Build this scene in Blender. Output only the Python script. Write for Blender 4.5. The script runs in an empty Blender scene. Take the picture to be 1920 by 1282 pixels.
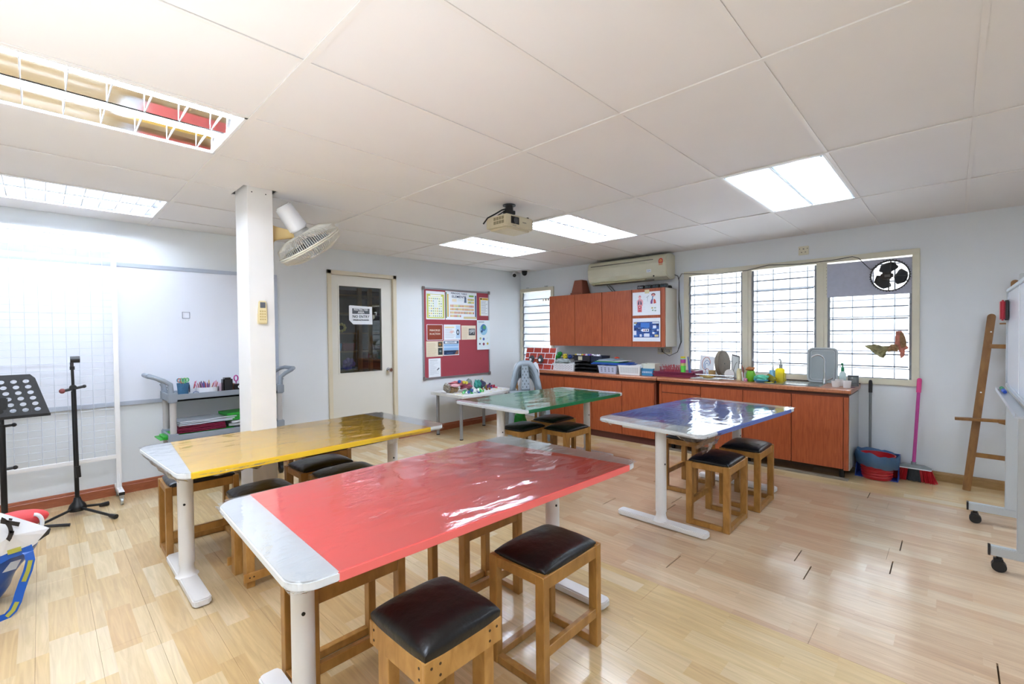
import bpy, bmesh, math, random
from mathutils import Vector, Matrix, noise
random.seed(7)
SC = bpy.context.scene
COL = SC.collection
PI = math.pi

# ------------------------------------------------------------------ camera
F_PX, YAW, PITCH, ROLL = 856.02, 0.769104, -0.0187292, -0.00988366
CZ = 1.32891                       # eye height
ZC = 2.3067                        # ceiling
XB, YA = 5.4687, 5.0812            # window wall, door wall
cy, sy, cp, sp = math.cos(YAW), math.sin(YAW), math.cos(PITCH), math.sin(PITCH)
FW = Vector((cy*cp, sy*cp, sp)); r0 = Vector((sy, -cy, 0)); u0 = r0.cross(FW)
RT = r0*math.cos(ROLL) + u0*math.sin(ROLL)
UP = -r0*math.sin(ROLL) + u0*math.cos(ROLL)
cd = bpy.data.cameras.new('camera'); cam = bpy.data.objects.new('camera', cd); COL.objects.link(cam)
cd.sensor_width = 36; cd.lens = F_PX/1920*36; cd.clip_start = .05; cd.clip_end = 200
M = Matrix((RT, UP, -FW)).transposed().to_4x4(); M.translation = (0, 0, CZ)
cam.matrix_world = M
SC.camera = cam
# ------------------------------------------------------------------ light
SC.view_settings.view_transform = 'Standard'; SC.view_settings.look = 'None'
SC.view_settings.exposure = 2.36; SC.view_settings.gamma = 1.0
SC.view_settings.use_curve_mapping = False
W = bpy.data.worlds.new('sky'); SC.world = W; W.use_nodes = True
W.node_tree.nodes['Background'].inputs[0].default_value = (.93, .97, 1, 1)
W.node_tree.nodes['Background'].inputs[1].default_value = 1.5
TUBE = 17.0
# the photographer's flash, bounced off the ceiling from behind the camera
fl_ = bpy.data.lights.new('bounce_flash', 'AREA'); fl_.shape = 'DISK'; fl_.size = .5; fl_.energy = 9.5; fl_.color = (.90, .96, 1)
flo = bpy.data.objects.new('bounce_flash', fl_); COL.objects.link(flo); flo.location = (-.55, .95, .72); flo.rotation_euler = (PI-.10, -.10, 0)

def ray(x, y): return FW + RT*((x-960)/F_PX) - UP*((y-641)/F_PX)
def at(ax, v, x, y):
    """the point of the plane axis=v that the photograph shows at (x, y)"""
    d = ray(x, y); o = Vector((0, 0, CZ)); t = (v-o[ax])/d[ax]
    return o + d*t
def YAt(x, y, v=YA): return at(1, v, x, y)
def XAt(x, y, v=XB): return at(0, v, x, y)

# ------------------------------------------------------------------ materials
def lin(h):
    if not isinstance(h, str): return tuple(h)[:3]
    h = h.lstrip('#'); o = []
    for i in (0, 2, 4):
        c = int(h[i:i+2], 16)/255
        o.append(c/12.92 if c <= .04045 else ((c+.055)/1.055)**2.4)
    return tuple(o)
MATS = {}
def mat(name, col='#ffffff', rough=.5, metal=0, spec=.5, coat=0, coat_r=.1, bump=0, bscale=60, var=0, vscale=8, emit=0, trans=0, alpha=1, stretch=None):
    if name in MATS: return MATS[name]
    m = bpy.data.materials.new(name); m.use_nodes = True; nt = m.node_tree; b = nt.nodes['Principled BSDF']
    c = lin(col)
    b.inputs['Base Color'].default_value = (*c, 1); b.inputs['Roughness'].default_value = rough
    b.inputs['Metallic'].default_value = metal; b.inputs['Specular IOR Level'].default_value = spec
    b.inputs['Coat Weight'].default_value = coat; b.inputs['Coat Roughness'].default_value = coat_r
    b.inputs['Transmission Weight'].default_value = trans; b.inputs['Alpha'].default_value = alpha
    if emit:
        b.inputs['Emission Color'].default_value = (*c, 1); b.inputs['Emission Strength'].default_value = emit
    if bump or var:
        tc = nt.nodes.new('ShaderNodeTexCoord'); mp = nt.nodes.new('ShaderNodeMapping')
        nt.links.new(tc.outputs['Object'], mp.inputs[0])
        if stretch: mp.inputs['Scale'].default_value = stretch
    if bump:
        n = nt.nodes.new('ShaderNodeTexNoise'); n.inputs['Scale'].default_value = bscale; n.inputs['Detail'].default_value = 3
        bp = nt.nodes.new('ShaderNodeBump'); bp.inputs['Strength'].default_value = bump; bp.inputs['Distance'].default_value = .01
        nt.links.new(mp.outputs[0], n.inputs[0]); nt.links.new(n.outputs[0], bp.inputs['Height']); nt.links.new(bp.outputs[0], b.inputs['Normal'])
    if var:
        n = nt.nodes.new('ShaderNodeTexNoise'); n.inputs['Scale'].default_value = vscale; n.inputs['Detail'].default_value = 4
        nt.links.new(mp.outputs[0], n.inputs[0])
        rp = nt.nodes.new('ShaderNodeValToRGB'); e = rp.color_ramp.elements
        e[0].position = .3; e[1].position = .7
        e[0].color = (*[v*(1-var) for v in c], 1); e[1].color = (*[min(1, v*(1+var)) for v in c], 1)
        nt.links.new(n.outputs[0], rp.inputs[0]); nt.links.new(rp.outputs[0], b.inputs['Base Color'])
    MATS[name] = m
    return m
def emis(name, col, s):
    if name in MATS: return MATS[name]
    m = bpy.data.materials.new(name); m.use_nodes = True; nt = m.node_tree; nt.nodes.clear()
    e = nt.nodes.new('ShaderNodeEmission'); e.inputs[0].default_value = (*lin(col), 1); e.inputs[1].default_value = s
    o = nt.nodes.new('ShaderNodeOutputMaterial'); nt.links.new(e.outputs[0], o.inputs[0]); MATS[name] = m; return m
def film(name, base=.06, bump=.5, scale=6, tint='#ffffff', rough=.06, stretch=(1, 1, 1), diff=0.0, dist=.02):
    """thin clear plastic or glass: see-through with a sharp grazing reflection"""
    if name in MATS: return MATS[name]
    m = bpy.data.materials.new(name); m.use_nodes = True; nt = m.node_tree; nt.nodes.clear(); N = nt.nodes.new; L = nt.links.new
    o = N('ShaderNodeOutputMaterial'); t = N('ShaderNodeBsdfTransparent'); t.inputs[0].default_value = (*lin(tint), 1)
    g = N('ShaderNodeBsdfGlossy'); g.inputs['Roughness'].default_value = rough
    fr = N('ShaderNodeFresnel'); fr.inputs[0].default_value = 1.5
    ma = N('ShaderNodeMath'); ma.operation = 'ADD'; ma.inputs[1].default_value = base; ma.use_clamp = True
    mx = N('ShaderNodeMixShader'); L(fr.outputs[0], ma.inputs[0]); L(ma.outputs[0], mx.inputs[0]); L(t.outputs[0], mx.inputs[1]); L(g.outputs[0], mx.inputs[2])
    last = mx
    if bump:
        tc = N('ShaderNodeTexCoord'); mp = N('ShaderNodeMapping'); mp.inputs['Scale'].default_value = stretch
        n = N('ShaderNodeTexNoise'); n.inputs['Scale'].default_value = scale; n.inputs['Detail'].default_value = 5; n.inputs['Distortion'].default_value = 1.2
        bp = N('ShaderNodeBump'); bp.inputs['Strength'].default_value = bump; bp.inputs['Distance'].default_value = dist
        L(tc.outputs['Object'], mp.inputs[0]); L(mp.outputs[0], n.inputs[0]); L(n.outputs[0], bp.inputs['Height'])
        L(bp.outputs[0], g.inputs['Normal']); L(bp.outputs[0], fr.inputs['Normal'])
    if diff:
        d = N('ShaderNodeBsdfDiffuse'); tl = N('ShaderNodeBsdfTranslucent'); m2 = N('ShaderNodeMixShader'); m3 = N('ShaderNodeMixShader')
        L(d.outputs[0], m2.inputs[1]); L(tl.outputs[0], m2.inputs[2]); d.inputs[0].default_value = (*lin(tint), 1); tl.inputs[0].default_value = (*lin(tint), 1)
        m3.inputs[0].default_value = diff; L(mx.outputs[0], m3.inputs[1]); L(m2.outputs[0], m3.inputs[2]); last = m3
    L(last.outputs[0], o.inputs[0]); MATS[name] = m; return m
def wood(name, c1, c2, scale=(1, 1, 1), rough=.45, coat=0, nscale=5, spec=.5):
    if name in MATS: return MATS[name]
    m = bpy.data.materials.new(name); m.use_nodes = True; nt = m.node_tree; b = nt.nodes['Principled BSDF']; N = nt.nodes.new; L = nt.links.new
    tc = N('ShaderNodeTexCoord'); mp = N('ShaderNodeMapping'); mp.inputs['Scale'].default_value = scale
    n = N('ShaderNodeTexNoise'); n.inputs['Scale'].default_value = nscale; n.inputs['Detail'].default_value = 6; n.inputs['Distortion'].default_value = .6
    rp = N('ShaderNodeValToRGB'); e = rp.color_ramp.elements; e[0].position = .32; e[1].position = .68
    e[0].color = (*lin(c1), 1); e[1].color = (*lin(c2), 1)
    L(tc.outputs['Object'], mp.inputs[0]); L(mp.outputs[0], n.inputs[0]); L(n.outputs[0], rp.inputs[0]); L(rp.outputs[0], b.inputs['Base Color'])
    b.inputs['Roughness'].default_value = rough; b.inputs['Coat Weight'].default_value = coat; b.inputs['Coat Roughness'].default_value = .15
    b.inputs['Specular IOR Level'].default_value = spec
    MATS[name] = m; return m
def attr_mat():
    if 'printed' in MATS: return MATS['printed']
    m = bpy.data.materials.new('printed'); m.use_nodes = True; nt = m.node_tree; b = nt.nodes['Principled BSDF']
    a = nt.nodes.new('ShaderNodeAttribute'); a.attribute_name = 'Col'
    nt.links.new(a.outputs['Color'], b.inputs['Base Color']); b.inputs['Roughness'].default_value = .5
    MATS['printed'] = m; return m
def floor_mat(name, cols, sat_rows):
    m = bpy.data.materials.new(name); m.use_nodes = True; nt = m.node_tree; b = nt.nodes['Principled BSDF']; N = nt.nodes.new; L = nt.links.new
    g = N('ShaderNodeNewGeometry'); s = N('ShaderNodeSeparateXYZ'); L(g.outputs['Position'], s.inputs[0])
    def math_(op, a, bb=None):
        x = N('ShaderNodeMath'); x.operation = op
        for i, v in enumerate((a, bb)):
            if v is None: continue
            if isinstance(v, (int, float)): x.inputs[i].default_value = v
            else: L(v, x.inputs[i])
        return x.outputs[0]
    strip = math_('FLOOR', math_('DIVIDE', s.outputs[0], .095))
    w1 = N('ShaderNodeTexWhiteNoise'); w1.noise_dimensions = '1D'; L(strip, w1.inputs['W'])
    yb = math_('FLOOR', math_('ADD', math_('DIVIDE', s.outputs[1], .42), math_('MULTIPLY', w1.outputs['Value'], 9.0)))
    cb = N('ShaderNodeCombineXYZ'); L(strip, cb.inputs[0]); L(yb, cb.inputs[1])
    w2 = N('ShaderNodeTexWhiteNoise'); w2.noise_dimensions = '3D'; L(cb.outputs[0], w2.inputs['Vector'])
    rp = N('ShaderNodeValToRGB'); e = rp.color_ramp.elements
    while len(e) < len(cols): e.new(.5)
    for i, c in enumerate(cols): e[i].position = i/(len(cols)-1); e[i].color = (*lin(c), 1)
    L(w2.outputs['Value'], rp.inputs[0])
    mp = N('ShaderNodeMapping'); mp.inputs['Scale'].default_value = (26, 1.6, 1); L(g.outputs['Position'], mp.inputs[0])
    ad = N('ShaderNodeVectorMath'); ad.operation = 'ADD'; L(mp.outputs[0], ad.inputs[0]); L(w2.outputs['Color'], ad.inputs[1])
    sc = N('ShaderNodeVectorMath'); sc.operation = 'MULTIPLY_ADD'; L(w2.outputs['Color'], sc.inputs[0]); sc.inputs[1].default_value = (40, 40, 40); L(mp.outputs[0], sc.inputs[2])
    n = N('ShaderNodeTexNoise'); n.inputs['Scale'].default_value = 1.6; n.inputs['Detail'].default_value = 4; n.inputs['Distortion'].default_value = 1.6; L(sc.outputs[0], n.inputs[0])
    mr = N('ShaderNodeMapRange'); mr.inputs['From Min'].default_value = .3; mr.inputs['From Max'].default_value = .7; mr.inputs['To Min'].default_value = .86; mr.inputs['To Max'].default_value = 1.06
    L(n.outputs[0], mr.inputs[0])
    mx = N('ShaderNodeVectorMath'); mx.operation = 'SCALE'; L(rp.outputs[0], mx.inputs[0]); L(mr.outputs[0], mx.inputs['Scale'])
    L(mx.outputs[0], b.inputs['Base Color'])
    b.inputs['Roughness'].default_value = .24; b.inputs['Specular IOR Level'].default_value = .5; b.inputs['Coat Weight'].default_value = .45; b.inputs['Coat Roughness'].default_value = .13
    MATS[name] = m; return m

WHITE_WALL = mat('wall_paint', '#dfe3e5', .6, var=.02, vscale=1.3)
CEIL = mat('ceiling_board', '#e6e3e1', .75, var=.015, vscale=2)
TEE = mat('ceiling_tee', '#e6e2de', .5)
SKIRT = wood('skirting_wood', '#8f4a2c', '#a9603c', (3, 3, 30), .35, .3)
OAKSK = wood('oak_skirting', '#94703f', '#a98450', (3, 3, 30), .35, .2)
CREAM = mat('cream_paint', '#d8d2bd', .45, var=.03, vscale=6)
DOORW = mat('door_paint', '#dad7cc', .45)
LAM = wood('laminate', '#98431f', '#b0582e', (14, 14, 1.1), .42, .15, 6)
LAMTOP = wood('worktop_laminate', '#a25f3a', '#b87449', (2, 8, 6), .3, .3, 6)
STOOLW = wood('stool_wood', '#9a6b2e', '#b48340', (5, 5, 2), .42, .2, 5)
EASELW = wood('easel_wood', '#7c5326', '#936733', (6, 6, 2), .45, .1, 5)
VINYL = mat('black_vinyl', '#08090c', .3, spec=.5, bump=.25, bscale=28)
METALW = mat('white_metal', '#e9e8e6', .35)
TOPW = mat('table_white', '#e6e9ea', .35)
BLK = mat('black_plastic', '#141517', .4)
BLKM = mat('black_metal', '#101113', .35)
ALU = mat('aluminium', '#b9bcc0', .32, metal=.85)
CHROME = mat('chrome', '#d0d2d4', .12, metal=1)
STEEL = mat('brushed_steel', '#aab0b2', .3, metal=.8)
GREYP = mat('grey_plastic', '#8d96a0', .45)
BEIGE = mat('beige_plastic', '#cfc7ae', .45)
WHITEP = mat('white_plastic', '#e9ebee', .4)
PAPER = mat('paper', '#e8ebee', .6)
GLASS = film('clear_glass', .02, 0)

# ------------------------------------------------------------------ geometry helpers
class MB:
    def __init__(s): s.bm = bmesh.new(); s.col = []
    def _m(s, vs, mi=0):
        fs = {f for v in vs for f in v.link_faces}
        for f in fs: f.material_index = mi
        return vs
    def box(s, c, d, rot=None, mi=0):
        v = bmesh.ops.create_cube(s.bm, size=1)['verts']
        m = Matrix.Translation(c) @ (rot if rot else Matrix()) @ Matrix.Diagonal((*d, 1))
        bmesh.ops.transform(s.bm, matrix=m, verts=v); return s._m(v, mi)
    def b2(s, a, b, mi=0):
        a = Vector(a); b = Vector(b); return s.box((a+b)/2, [abs(x) for x in (b-a)], None, mi)
    def beam(s, a, b, w, h, up=(0, 0, 1), mi=0):
        a = Vector(a); b = Vector(b); d = (b-a); L = d.length; x = d.normalized(); u = Vector(up)
        if abs(x.dot(u)) > .98: u = Vector((1, 0, 0))
        y = u.cross(x).normalized(); z = x.cross(y)
        r = Matrix((x, y, z)).transposed().to_4x4()
        return s.box((a+b)/2, (L, w, h), r, mi)
    def cyl(s, a, b, r1, r2=None, n=16, cap=True, mi=0):
        a = Vector(a); b = Vector(b); d = b-a
        if r2 is None: r2 = r1
        v = bmesh.ops.create_cone(s.bm, cap_ends=cap, segments=n, radius1=max(r1, 1e-5), radius2=max(r2, 1e-5), depth=d.length)['verts']
        m = Matrix.Translation((a+b)/2) @ d.to_track_quat('Z', 'Y').to_matrix().to_4x4()
        bmesh.ops.transform(s.bm, matrix=m, verts=v); return s._m(v, mi)
    def ball(s, c, r, n=12, sc=(1, 1, 1), mi=0):
        v = bmesh.ops.create_uvsphere(s.bm, u_segments=n, v_segments=max(4, n//2+1), radius=r)['verts']
        bmesh.ops.transform(s.bm, matrix=Matrix.Translation(c) @ Matrix.Diagonal((*sc, 1)), verts=v); return s._m(v, mi)
    def ring(s, pts, r, n=8, closed=False, mi=0):
        """a tube along points"""
        P = [Vector(p) for p in pts]; k = len(P); rr = r if isinstance(r, (list, tuple)) else [r]*k; rows = []
        pn = None
        for i, p in enumerate(P):
            if closed: t = P[(i+1) % k]-P[i-1]
            else: t = P[min(i+1, k-1)]-P[max(i-1, 0)]
            t.normalize()
            if pn is None:
                u = Vector((0, 0, 1)) if abs(t.z) < .9 else Vector((1, 0, 0)); nn = t.cross(u).normalized()
            else: nn = (pn - t*pn.dot(t)).normalized()
            pn = nn; bb = t.cross(nn)
            rows.append([s.bm.verts.new(p+(nn*math.cos(a)+bb*math.sin(a))*rr[i]) for a in [2*PI*j/n for j in range(n)]])
        m = k if closed else k-1
        for i in range(m):
            a, b = rows[i], rows[(i+1) % k]
            for j in range(n):
                f = s.bm.faces.new((a[j], a[(j+1) % n], b[(j+1) % n], b[j])); f.material_index = mi
        if not closed:
            for rw in (rows[0][::-1], rows[-1]):
                f = s.bm.faces.new(rw); f.material_index = mi
    def lathe(s, prof, c=(0, 0, 0), n=20, mi=0, sc=(1, 1)):
        c = Vector(c); rows = []
        for r, z in prof:
            rows.append([s.bm.verts.new(c+Vector((max(r, 1e-4)*math.cos(2*PI*j/n)*sc[0], max(r, 1e-4)*math.sin(2*PI*j/n)*sc[1], z))) for j in range(n)])
        for a, b in zip(rows, rows[1:]):
            for j in range(n):
                f = s.bm.faces.new((a[j], a[(j+1) % n], b[(j+1) % n], b[j])); f.material_index = mi
        if prof[0][0] > 1e-3: s.bm.faces.new(rows[0][::-1]).material_index = mi
        if prof[-1][0] > 1e-3 and prof[-1] != prof[0]: s.bm.faces.new(rows[-1]).material_index = mi
    def prism(s, poly, z0, z1, fr=None, mi=0):
        """2D polygon extruded along the frame's third axis; fr=(origin,e1,e2,e3)"""
        O, e1, e2, e3 = fr if fr else (Vector(), Vector((1, 0, 0)), Vector((0, 1, 0)), Vector((0, 0, 1)))
        O = Vector(O); e1 = Vector(e1); e2 = Vector(e2); e3 = Vector(e3)
        a = [s.bm.verts.new(O+e1*p[0]+e2*p[1]+e3*z0) for p in poly]; b = [s.bm.verts.new(O+e1*p[0]+e2*p[1]+e3*z1) for p in poly]
        n = len(poly)
        fs = [s.bm.faces.new(a[::-1]), s.bm.faces.new(b)]
        for i in range(n): fs.append(s.bm.faces.new((a[i], a[(i+1) % n], b[(i+1) % n], b[i])))
        for f in fs: f.material_index = mi
    def quad(s, p, mi=0):
        f = s.bm.faces.new([s.bm.verts.new(Vector(q)) for q in p]); f.material_index = mi; return f
    def sheet(s, fn, nu, nv, th=0, mi=0):
        """a bent sheet fn(u,v) with optional thickness"""
        g = [[Vector(fn(i/nu, j/nv)) for j in range(nv+1)] for i in range(nu+1)]
        V = [[s.bm.verts.new(p) for p in row] for row in g]
        for i in range(nu):
            for j in range(nv):
                f = s.bm.faces.new((V[i][j], V[i+1][j], V[i+1][j+1], V[i][j+1])); f.material_index = mi
    def build(s, name, m, parent=None, world=False, smooth=False, bevel=0, solid=0, seg=2):
        bm = s.bm
        bmesh.ops.recalc_face_normals(bm, faces=bm.faces[:])
        me = bpy.data.meshes.new(name)
        if bevel:
            try: bmesh.ops.bevel(bm, geom=[e for e in bm.edges if len(e.link_faces) == 2 and e.calc_face_angle(0) > .6], offset=bevel, segments=seg, affect='EDGES', clamp_overlap=True)
            except Exception: pass
        if world and parent is not None:
            inv = (Matrix.Translation(parent.location) @ parent.rotation_euler.to_matrix().to_4x4()).inverted()
            if parent.parent is None: bm.transform(inv)
        if smooth:
            for f in bm.faces: f.smooth = True
        bm.to_mesh(me); bm.free()
        for x in (m if isinstance(m, (list, tuple)) else [m]): me.materials.append(x)
        if smooth: 
            try: me.set_sharp_from_angle(angle=math.radians(40))
            except Exception: pass
        o = bpy.data.objects.new(name, me); COL.objects.link(o)
        if parent is not None: o.parent = parent
        if solid:
            md = o.modifiers.new('thickness', 'SOLIDIFY'); md.thickness = solid; md.offset = 0
        return o
def tag(o, label=None, cat=None, group=None, kind=None):
    if label: o['label'] = label
    if cat: o['category'] = cat
    if group: o['group'] = group
    if kind: o['kind'] = kind
    return o
def thing(name, label, cat, loc=(0, 0, 0), rz=0, group=None):
    o = bpy.data.objects.new(name, None); COL.objects.link(o); o.location = loc; o.rotation_euler = (0, 0, rz); o.empty_display_size = .05
    return tag(o, label, cat, group)
def struct(o): o['kind'] = 'structure'; return o
def copy_tree(o, parent=None):
    c = o.copy(); COL.objects.link(c); c.parent = parent
    for ch in [x for x in COL.objects if x.parent == o]: copy_tree(ch, c)
    return c
def one(name, mb, m, label, cat, group=None, **k): return tag(mb.build(name, m, **k), label, cat, group)
FA = lambda O: (Vector(O), Vector((1, 0, 0)), Vector((0, 0, 1)), Vector((0, -1, 0)))   # frame on the door wall, seen from the room
FB = lambda O: (Vector(O), Vector((0, -1, 0)), Vector((0, 0, 1)), Vector((-1, 0, 0)))  # frame on the window wall
def text(s, size, fr, parent, m, name='lettering', world=True, align='CENTER', depth=.0004, sx=1.0, off=.0012, bold=0):
    cu = bpy.data.curves.new('t', 'FONT'); cu.body = s; cu.size = size; cu.align_x = align; cu.align_y = 'CENTER'; cu.extrude = depth; cu.resolution_u = 2; cu.offset = bold
    cu.space_line = .95
    o = bpy.data.objects.new('t', cu); COL.objects.link(o)
    dg = bpy.context.evaluated_depsgraph_get(); me = bpy.data.meshes.new_from_object(o.evaluated_get(dg))
    COL.objects.unlink(o); bpy.data.objects.remove(o)
    O, e1, e2, e3 = fr
    mt = Matrix((e1*sx, e2, e3)).transposed().to_4x4(); mt.translation = O+e3*off
    if world and parent is not None: mt = (Matrix.Translation(parent.location) @ parent.rotation_euler.to_matrix().to_4x4()).inverted() @ mt
    me.transform(mt); me.materials.clear(); me.materials.append(m)
    t = bpy.data.objects.new(name, me); COL.objects.link(t); t.parent = parent
    return t
def printed(patches, fr, parent, name='print', w=1, h=1, d=.0006):
    """flat print: rects (u0,v0,u1,v1,colour) or polygons ([(u,v)..],colour) in fractions of the sheet"""
    bm = bmesh.new(); cols = []
    O, e1, e2, e3 = fr
    inv = (Matrix.Translation(parent.location) @ parent.rotation_euler.to_matrix().to_4x4()).inverted() if parent else Matrix()
    for k, p in enumerate(patches):
        if len(p) == 5: u0, v0, u1, v1, c = p; q = [(u0, v0), (u1, v0), (u1, v1), (u0, v1)]
        else: q, c = p
        bm.faces.new([bm.verts.new(inv @ (O+e1*(a*w)+e2*(b*h)+e3*(d+k*.00001))) for a, b in q]); cols.append(lin(c))
    me = bpy.data.meshes.new(name); bm.to_mesh(me); bm.free(); me.materials.append(attr_mat())
    ca = me.color_attributes.new('Col', 'FLOAT_COLOR', 'CORNER')
    for f, c in zip(me.polygons, cols):
        for li in f.loop_indices: ca.data[li].color = (*c, 1)
    o = bpy.data.objects.new(name, me); COL.objects.link(o); o.parent = parent
    return o
def disc(cx, cy_, r, c, n=14, asp=1): return ([(cx+r*math.cos(2*PI*i/n), cy_+r*asp*math.sin(2*PI*i/n)) for i in range(n)], c)

# ================================================================== SETTING
XW, YS = -1.9, -1.9
# floor with its boards
fl = MB(); fl.b2((XW-.1, YS-.1, -.06), (XB+.1, YA+.1, -.012)); FLOOR = struct(fl.build('floor', mat('floor_underlay', '#54432e', .8)))
WARM = floor_mat('floor_warm', ['#cfb07e', '#d8bc8b', '#ceab77', '#ddc69c', '#d3b583', '#dfcaa4'], 0)
PINK = floor_mat('floor_pinkish', ['#cba987', '#d3b593', '#cdab88', '#d9be9d', '#d0b08d', '#dcc3a2'], 1)
BW = .19
rowx = [XB - BW*k for k in range(0, 40)]
for k, xr in enumerate(rowx):
    x0, x1 = xr-BW, xr
    if x1 < XW: break
    y = YS - random.uniform(0, 1.1)
    while y < YA:
        y1 = y+1.29
        a, b = max(y, YS), min(y1, YA)
        if b-a > .02:
            m = MB(); g = .0003
            ge = .005 if (2.3 < (x0+x1)/2 < 4.62 and random.random() < .45) else g
            m.b2((max(x0, XW)+g, a+ge, -.012), (x1-g, b-g, random.uniform(-.0004, .0004)))
            mm = PINK if (2.3 < (x0+x1)/2 < 4.62 and (a+b)/2 < 3.2) else WARM
            m.build('floor_board', mm, FLOOR, bevel=.0005, seg=1)
        y = y1
# walls with openings
def wall_boxes(mb, fr, w, h, th, holes):
    O, e1, e2, e3 = fr
    us = sorted({0, w, *[v for q in holes for v in (q[0], q[2])]}); vs = sorted({0, h, *[v for q in holes for v in (q[1], q[3])]})
    for i in range(len(us)-1):
        for j in range(len(vs)-1):
            cu, cv = (us[i]+us[i+1])/2, (vs[j]+vs[j+1])/2
            if any(q[0] < cu < q[2] and q[1] < cv < q[3] for q in holes): continue
            p = O+e1*us[i]+e2*vs[j]; q = O+e1*us[i+1]+e2*vs[j+1]-e3*th
            mb.b2(p, q)
HW = 2.36
DX0, DX1, DZ = 2.30, 3.10, 2.03
m = MB(); wall_boxes(m, FA((XW, YA, 0)), XB-XW, HW, .12, [(DX0-XW, 0, DX1-XW, DZ)]); WL = struct(m.build('wall_left', WHITE_WALL))
W2Y0, W2Y1, W2Z0, W2Z1 = .26, 2.32, .86, 2.01
W1Y0, W1Y1, W1Z1 = 4.43, 5.06, 2.0
m = MB(); wall_boxes(m, FB((XB, YA+.1, 0)), YA+.1-YS, HW, .12, [(YA+.1-W2Y1, W2Z0, YA+.1-W2Y0, W2Z1), (YA+.1-W1Y1, W2Z0, YA+.1-W1Y0, W1Z1)]); WR = struct(m.build('wall_right', WHITE_WALL))
m = MB(); m.b2((XW-.1, YS, 0), (XW, YA, HW)); struct(m.build('wall_rear', WHITE_WALL))
m = MB(); m.b2((XW, YS-.1, 0), (XB, YS, HW)); struct(m.build('wall_near', WHITE_WALL))
# skirting
def skirt(name, a, b, n, m, h=.092):
    a = Vector((*a, 0)); b = Vector((*b, 0)); e1 = (b-a).normalized(); L = (b-a).length
    mb = MB(); mb.prism([(0, 0), (.018, 0), (.018, h*.72), (.014, h*.76), (.014, h*.8), (.011, h*.97), (.006, h), (0, h)], 0, L, (a, Vector(n), Vector((0, 0, 1)), e1))
    return struct(mb.build(name, m))
skirt('baseboard_left', (XW, YA), (2.25, YA), (0, -1, 0), SKIRT)
skirt('baseboard_corner', (3.15, YA), (XB, YA), (0, -1, 0), SKIRT)
skirt('baseboard_right', (XB, .60), (XB, YS), (-1, 0, 0), OAKSK, .08)
# ceiling
m = MB(); m.b2((XW-.1, YS-.1, ZC+.16), (XB+.2, YA+.2, ZC+.2)); CE = struct(m.build('ceiling', mat('slab', '#8a8885', .8)))
GX = [XW, -1.68, -.5, .682, 1.831, 3.028, 4.233, XB]
GY = [YS, -1.22, -.64, -.065, .5105, 1.086, 1.6746, 2.274, 2.861, 3.470, 4.078, 4.735, YA]
FIX = {(2, 7), (2, 10), (5, 4), (5, 7), (5, 9), (2, 4), (2, 1), (5, 1)}
PX0, PX1, PY0, PY1 = .957, 1.112, 3.318, 3.575         # the pillar
for i in range(len(GX)-1):
    for j in range(len(GY)-1):
        if (i, j) in FIX: continue
        mb = MB(); dz = random.uniform(0, .0015)
        a = (GX[i]+.004, GY[j]+.004); b = (GX[i+1]-.004, GY[j+1]-.004)
        if a[0] < PX0 and b[0] > PX1 and a[1] < PY0 < b[1]:
            yb = min(PY1, b[1])
            mb.b2((*a, ZC+.002+dz), (PX0-.02, b[1], ZC+.01)); mb.b2((PX1+.035, a[1], ZC+.002+dz), (*b, ZC+.01)); mb.b2((PX0-.02, a[1], ZC+.002+dz), (PX1+.035, PY0-.004, ZC+.01))
        elif a[0] < PX0 and b[0] > PX1 and a[1] < PY1 < b[1]:
            mb.b2((*a, ZC+.002+dz), (PX0-.02, b[1], ZC+.01)); mb.b2((PX1+.035, a[1], ZC+.002+dz), (*b, ZC+.01)); mb.b2((PX0-.02, PY1+.03, ZC+.002+dz), (PX1+.035, b[1], ZC+.01))
        else: mb.b2((*a, ZC+.002+dz), (*b, ZC+.01))
        mb.build('ceiling_panel', CEIL, CE)
for x in GX[1:-1]:
    mb = MB(); mb.b2((x-.0125, YS, ZC-.004), (x+.0125, YA, ZC+.0015)); mb.b2((x-.001, YS, ZC+.0015), (x+.001, YA, ZC+.03)); mb.build('main_tee', TEE, CE)
for y in GY[1:-1]:
    for i in range(len(GX)-1):
        x0, x1 = GX[i]+.0125, GX[i+1]-.0125
        if y == 3.470 and x0 < PX0 < x1:
            for s0, s1 in ((x0, PX0-.02), (PX1+.03, x1)):
                mb = MB(); mb.b2((s0, y-.009, ZC-.002), (s1, y+.009, ZC+.0018)); mb.build('cross_tee', TEE, CE)
            continue
        mb = MB(); mb.b2((x0, y-.009, ZC-.002), (x1, y+.009, ZC+.0018)); mb.build('cross_tee', TEE, CE)
# pillar
m = MB(); m.b2((PX0, PY0, 0), (PX1, PY1, ZC+.15)); PIL = struct(m.build('pillar', mat('pillar_paint', '#e3e1dd', .5, var=.03, vscale=3), bevel=.002))
m = MB()
for q in ((.985, PY0), (1.07, PY0)): m.cyl((q[0], q[1]-.001, 2.275), (q[0], q[1]+.004, 2.275), .004, n=8)
m.build('screw_hole', BLK, PIL)

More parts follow.
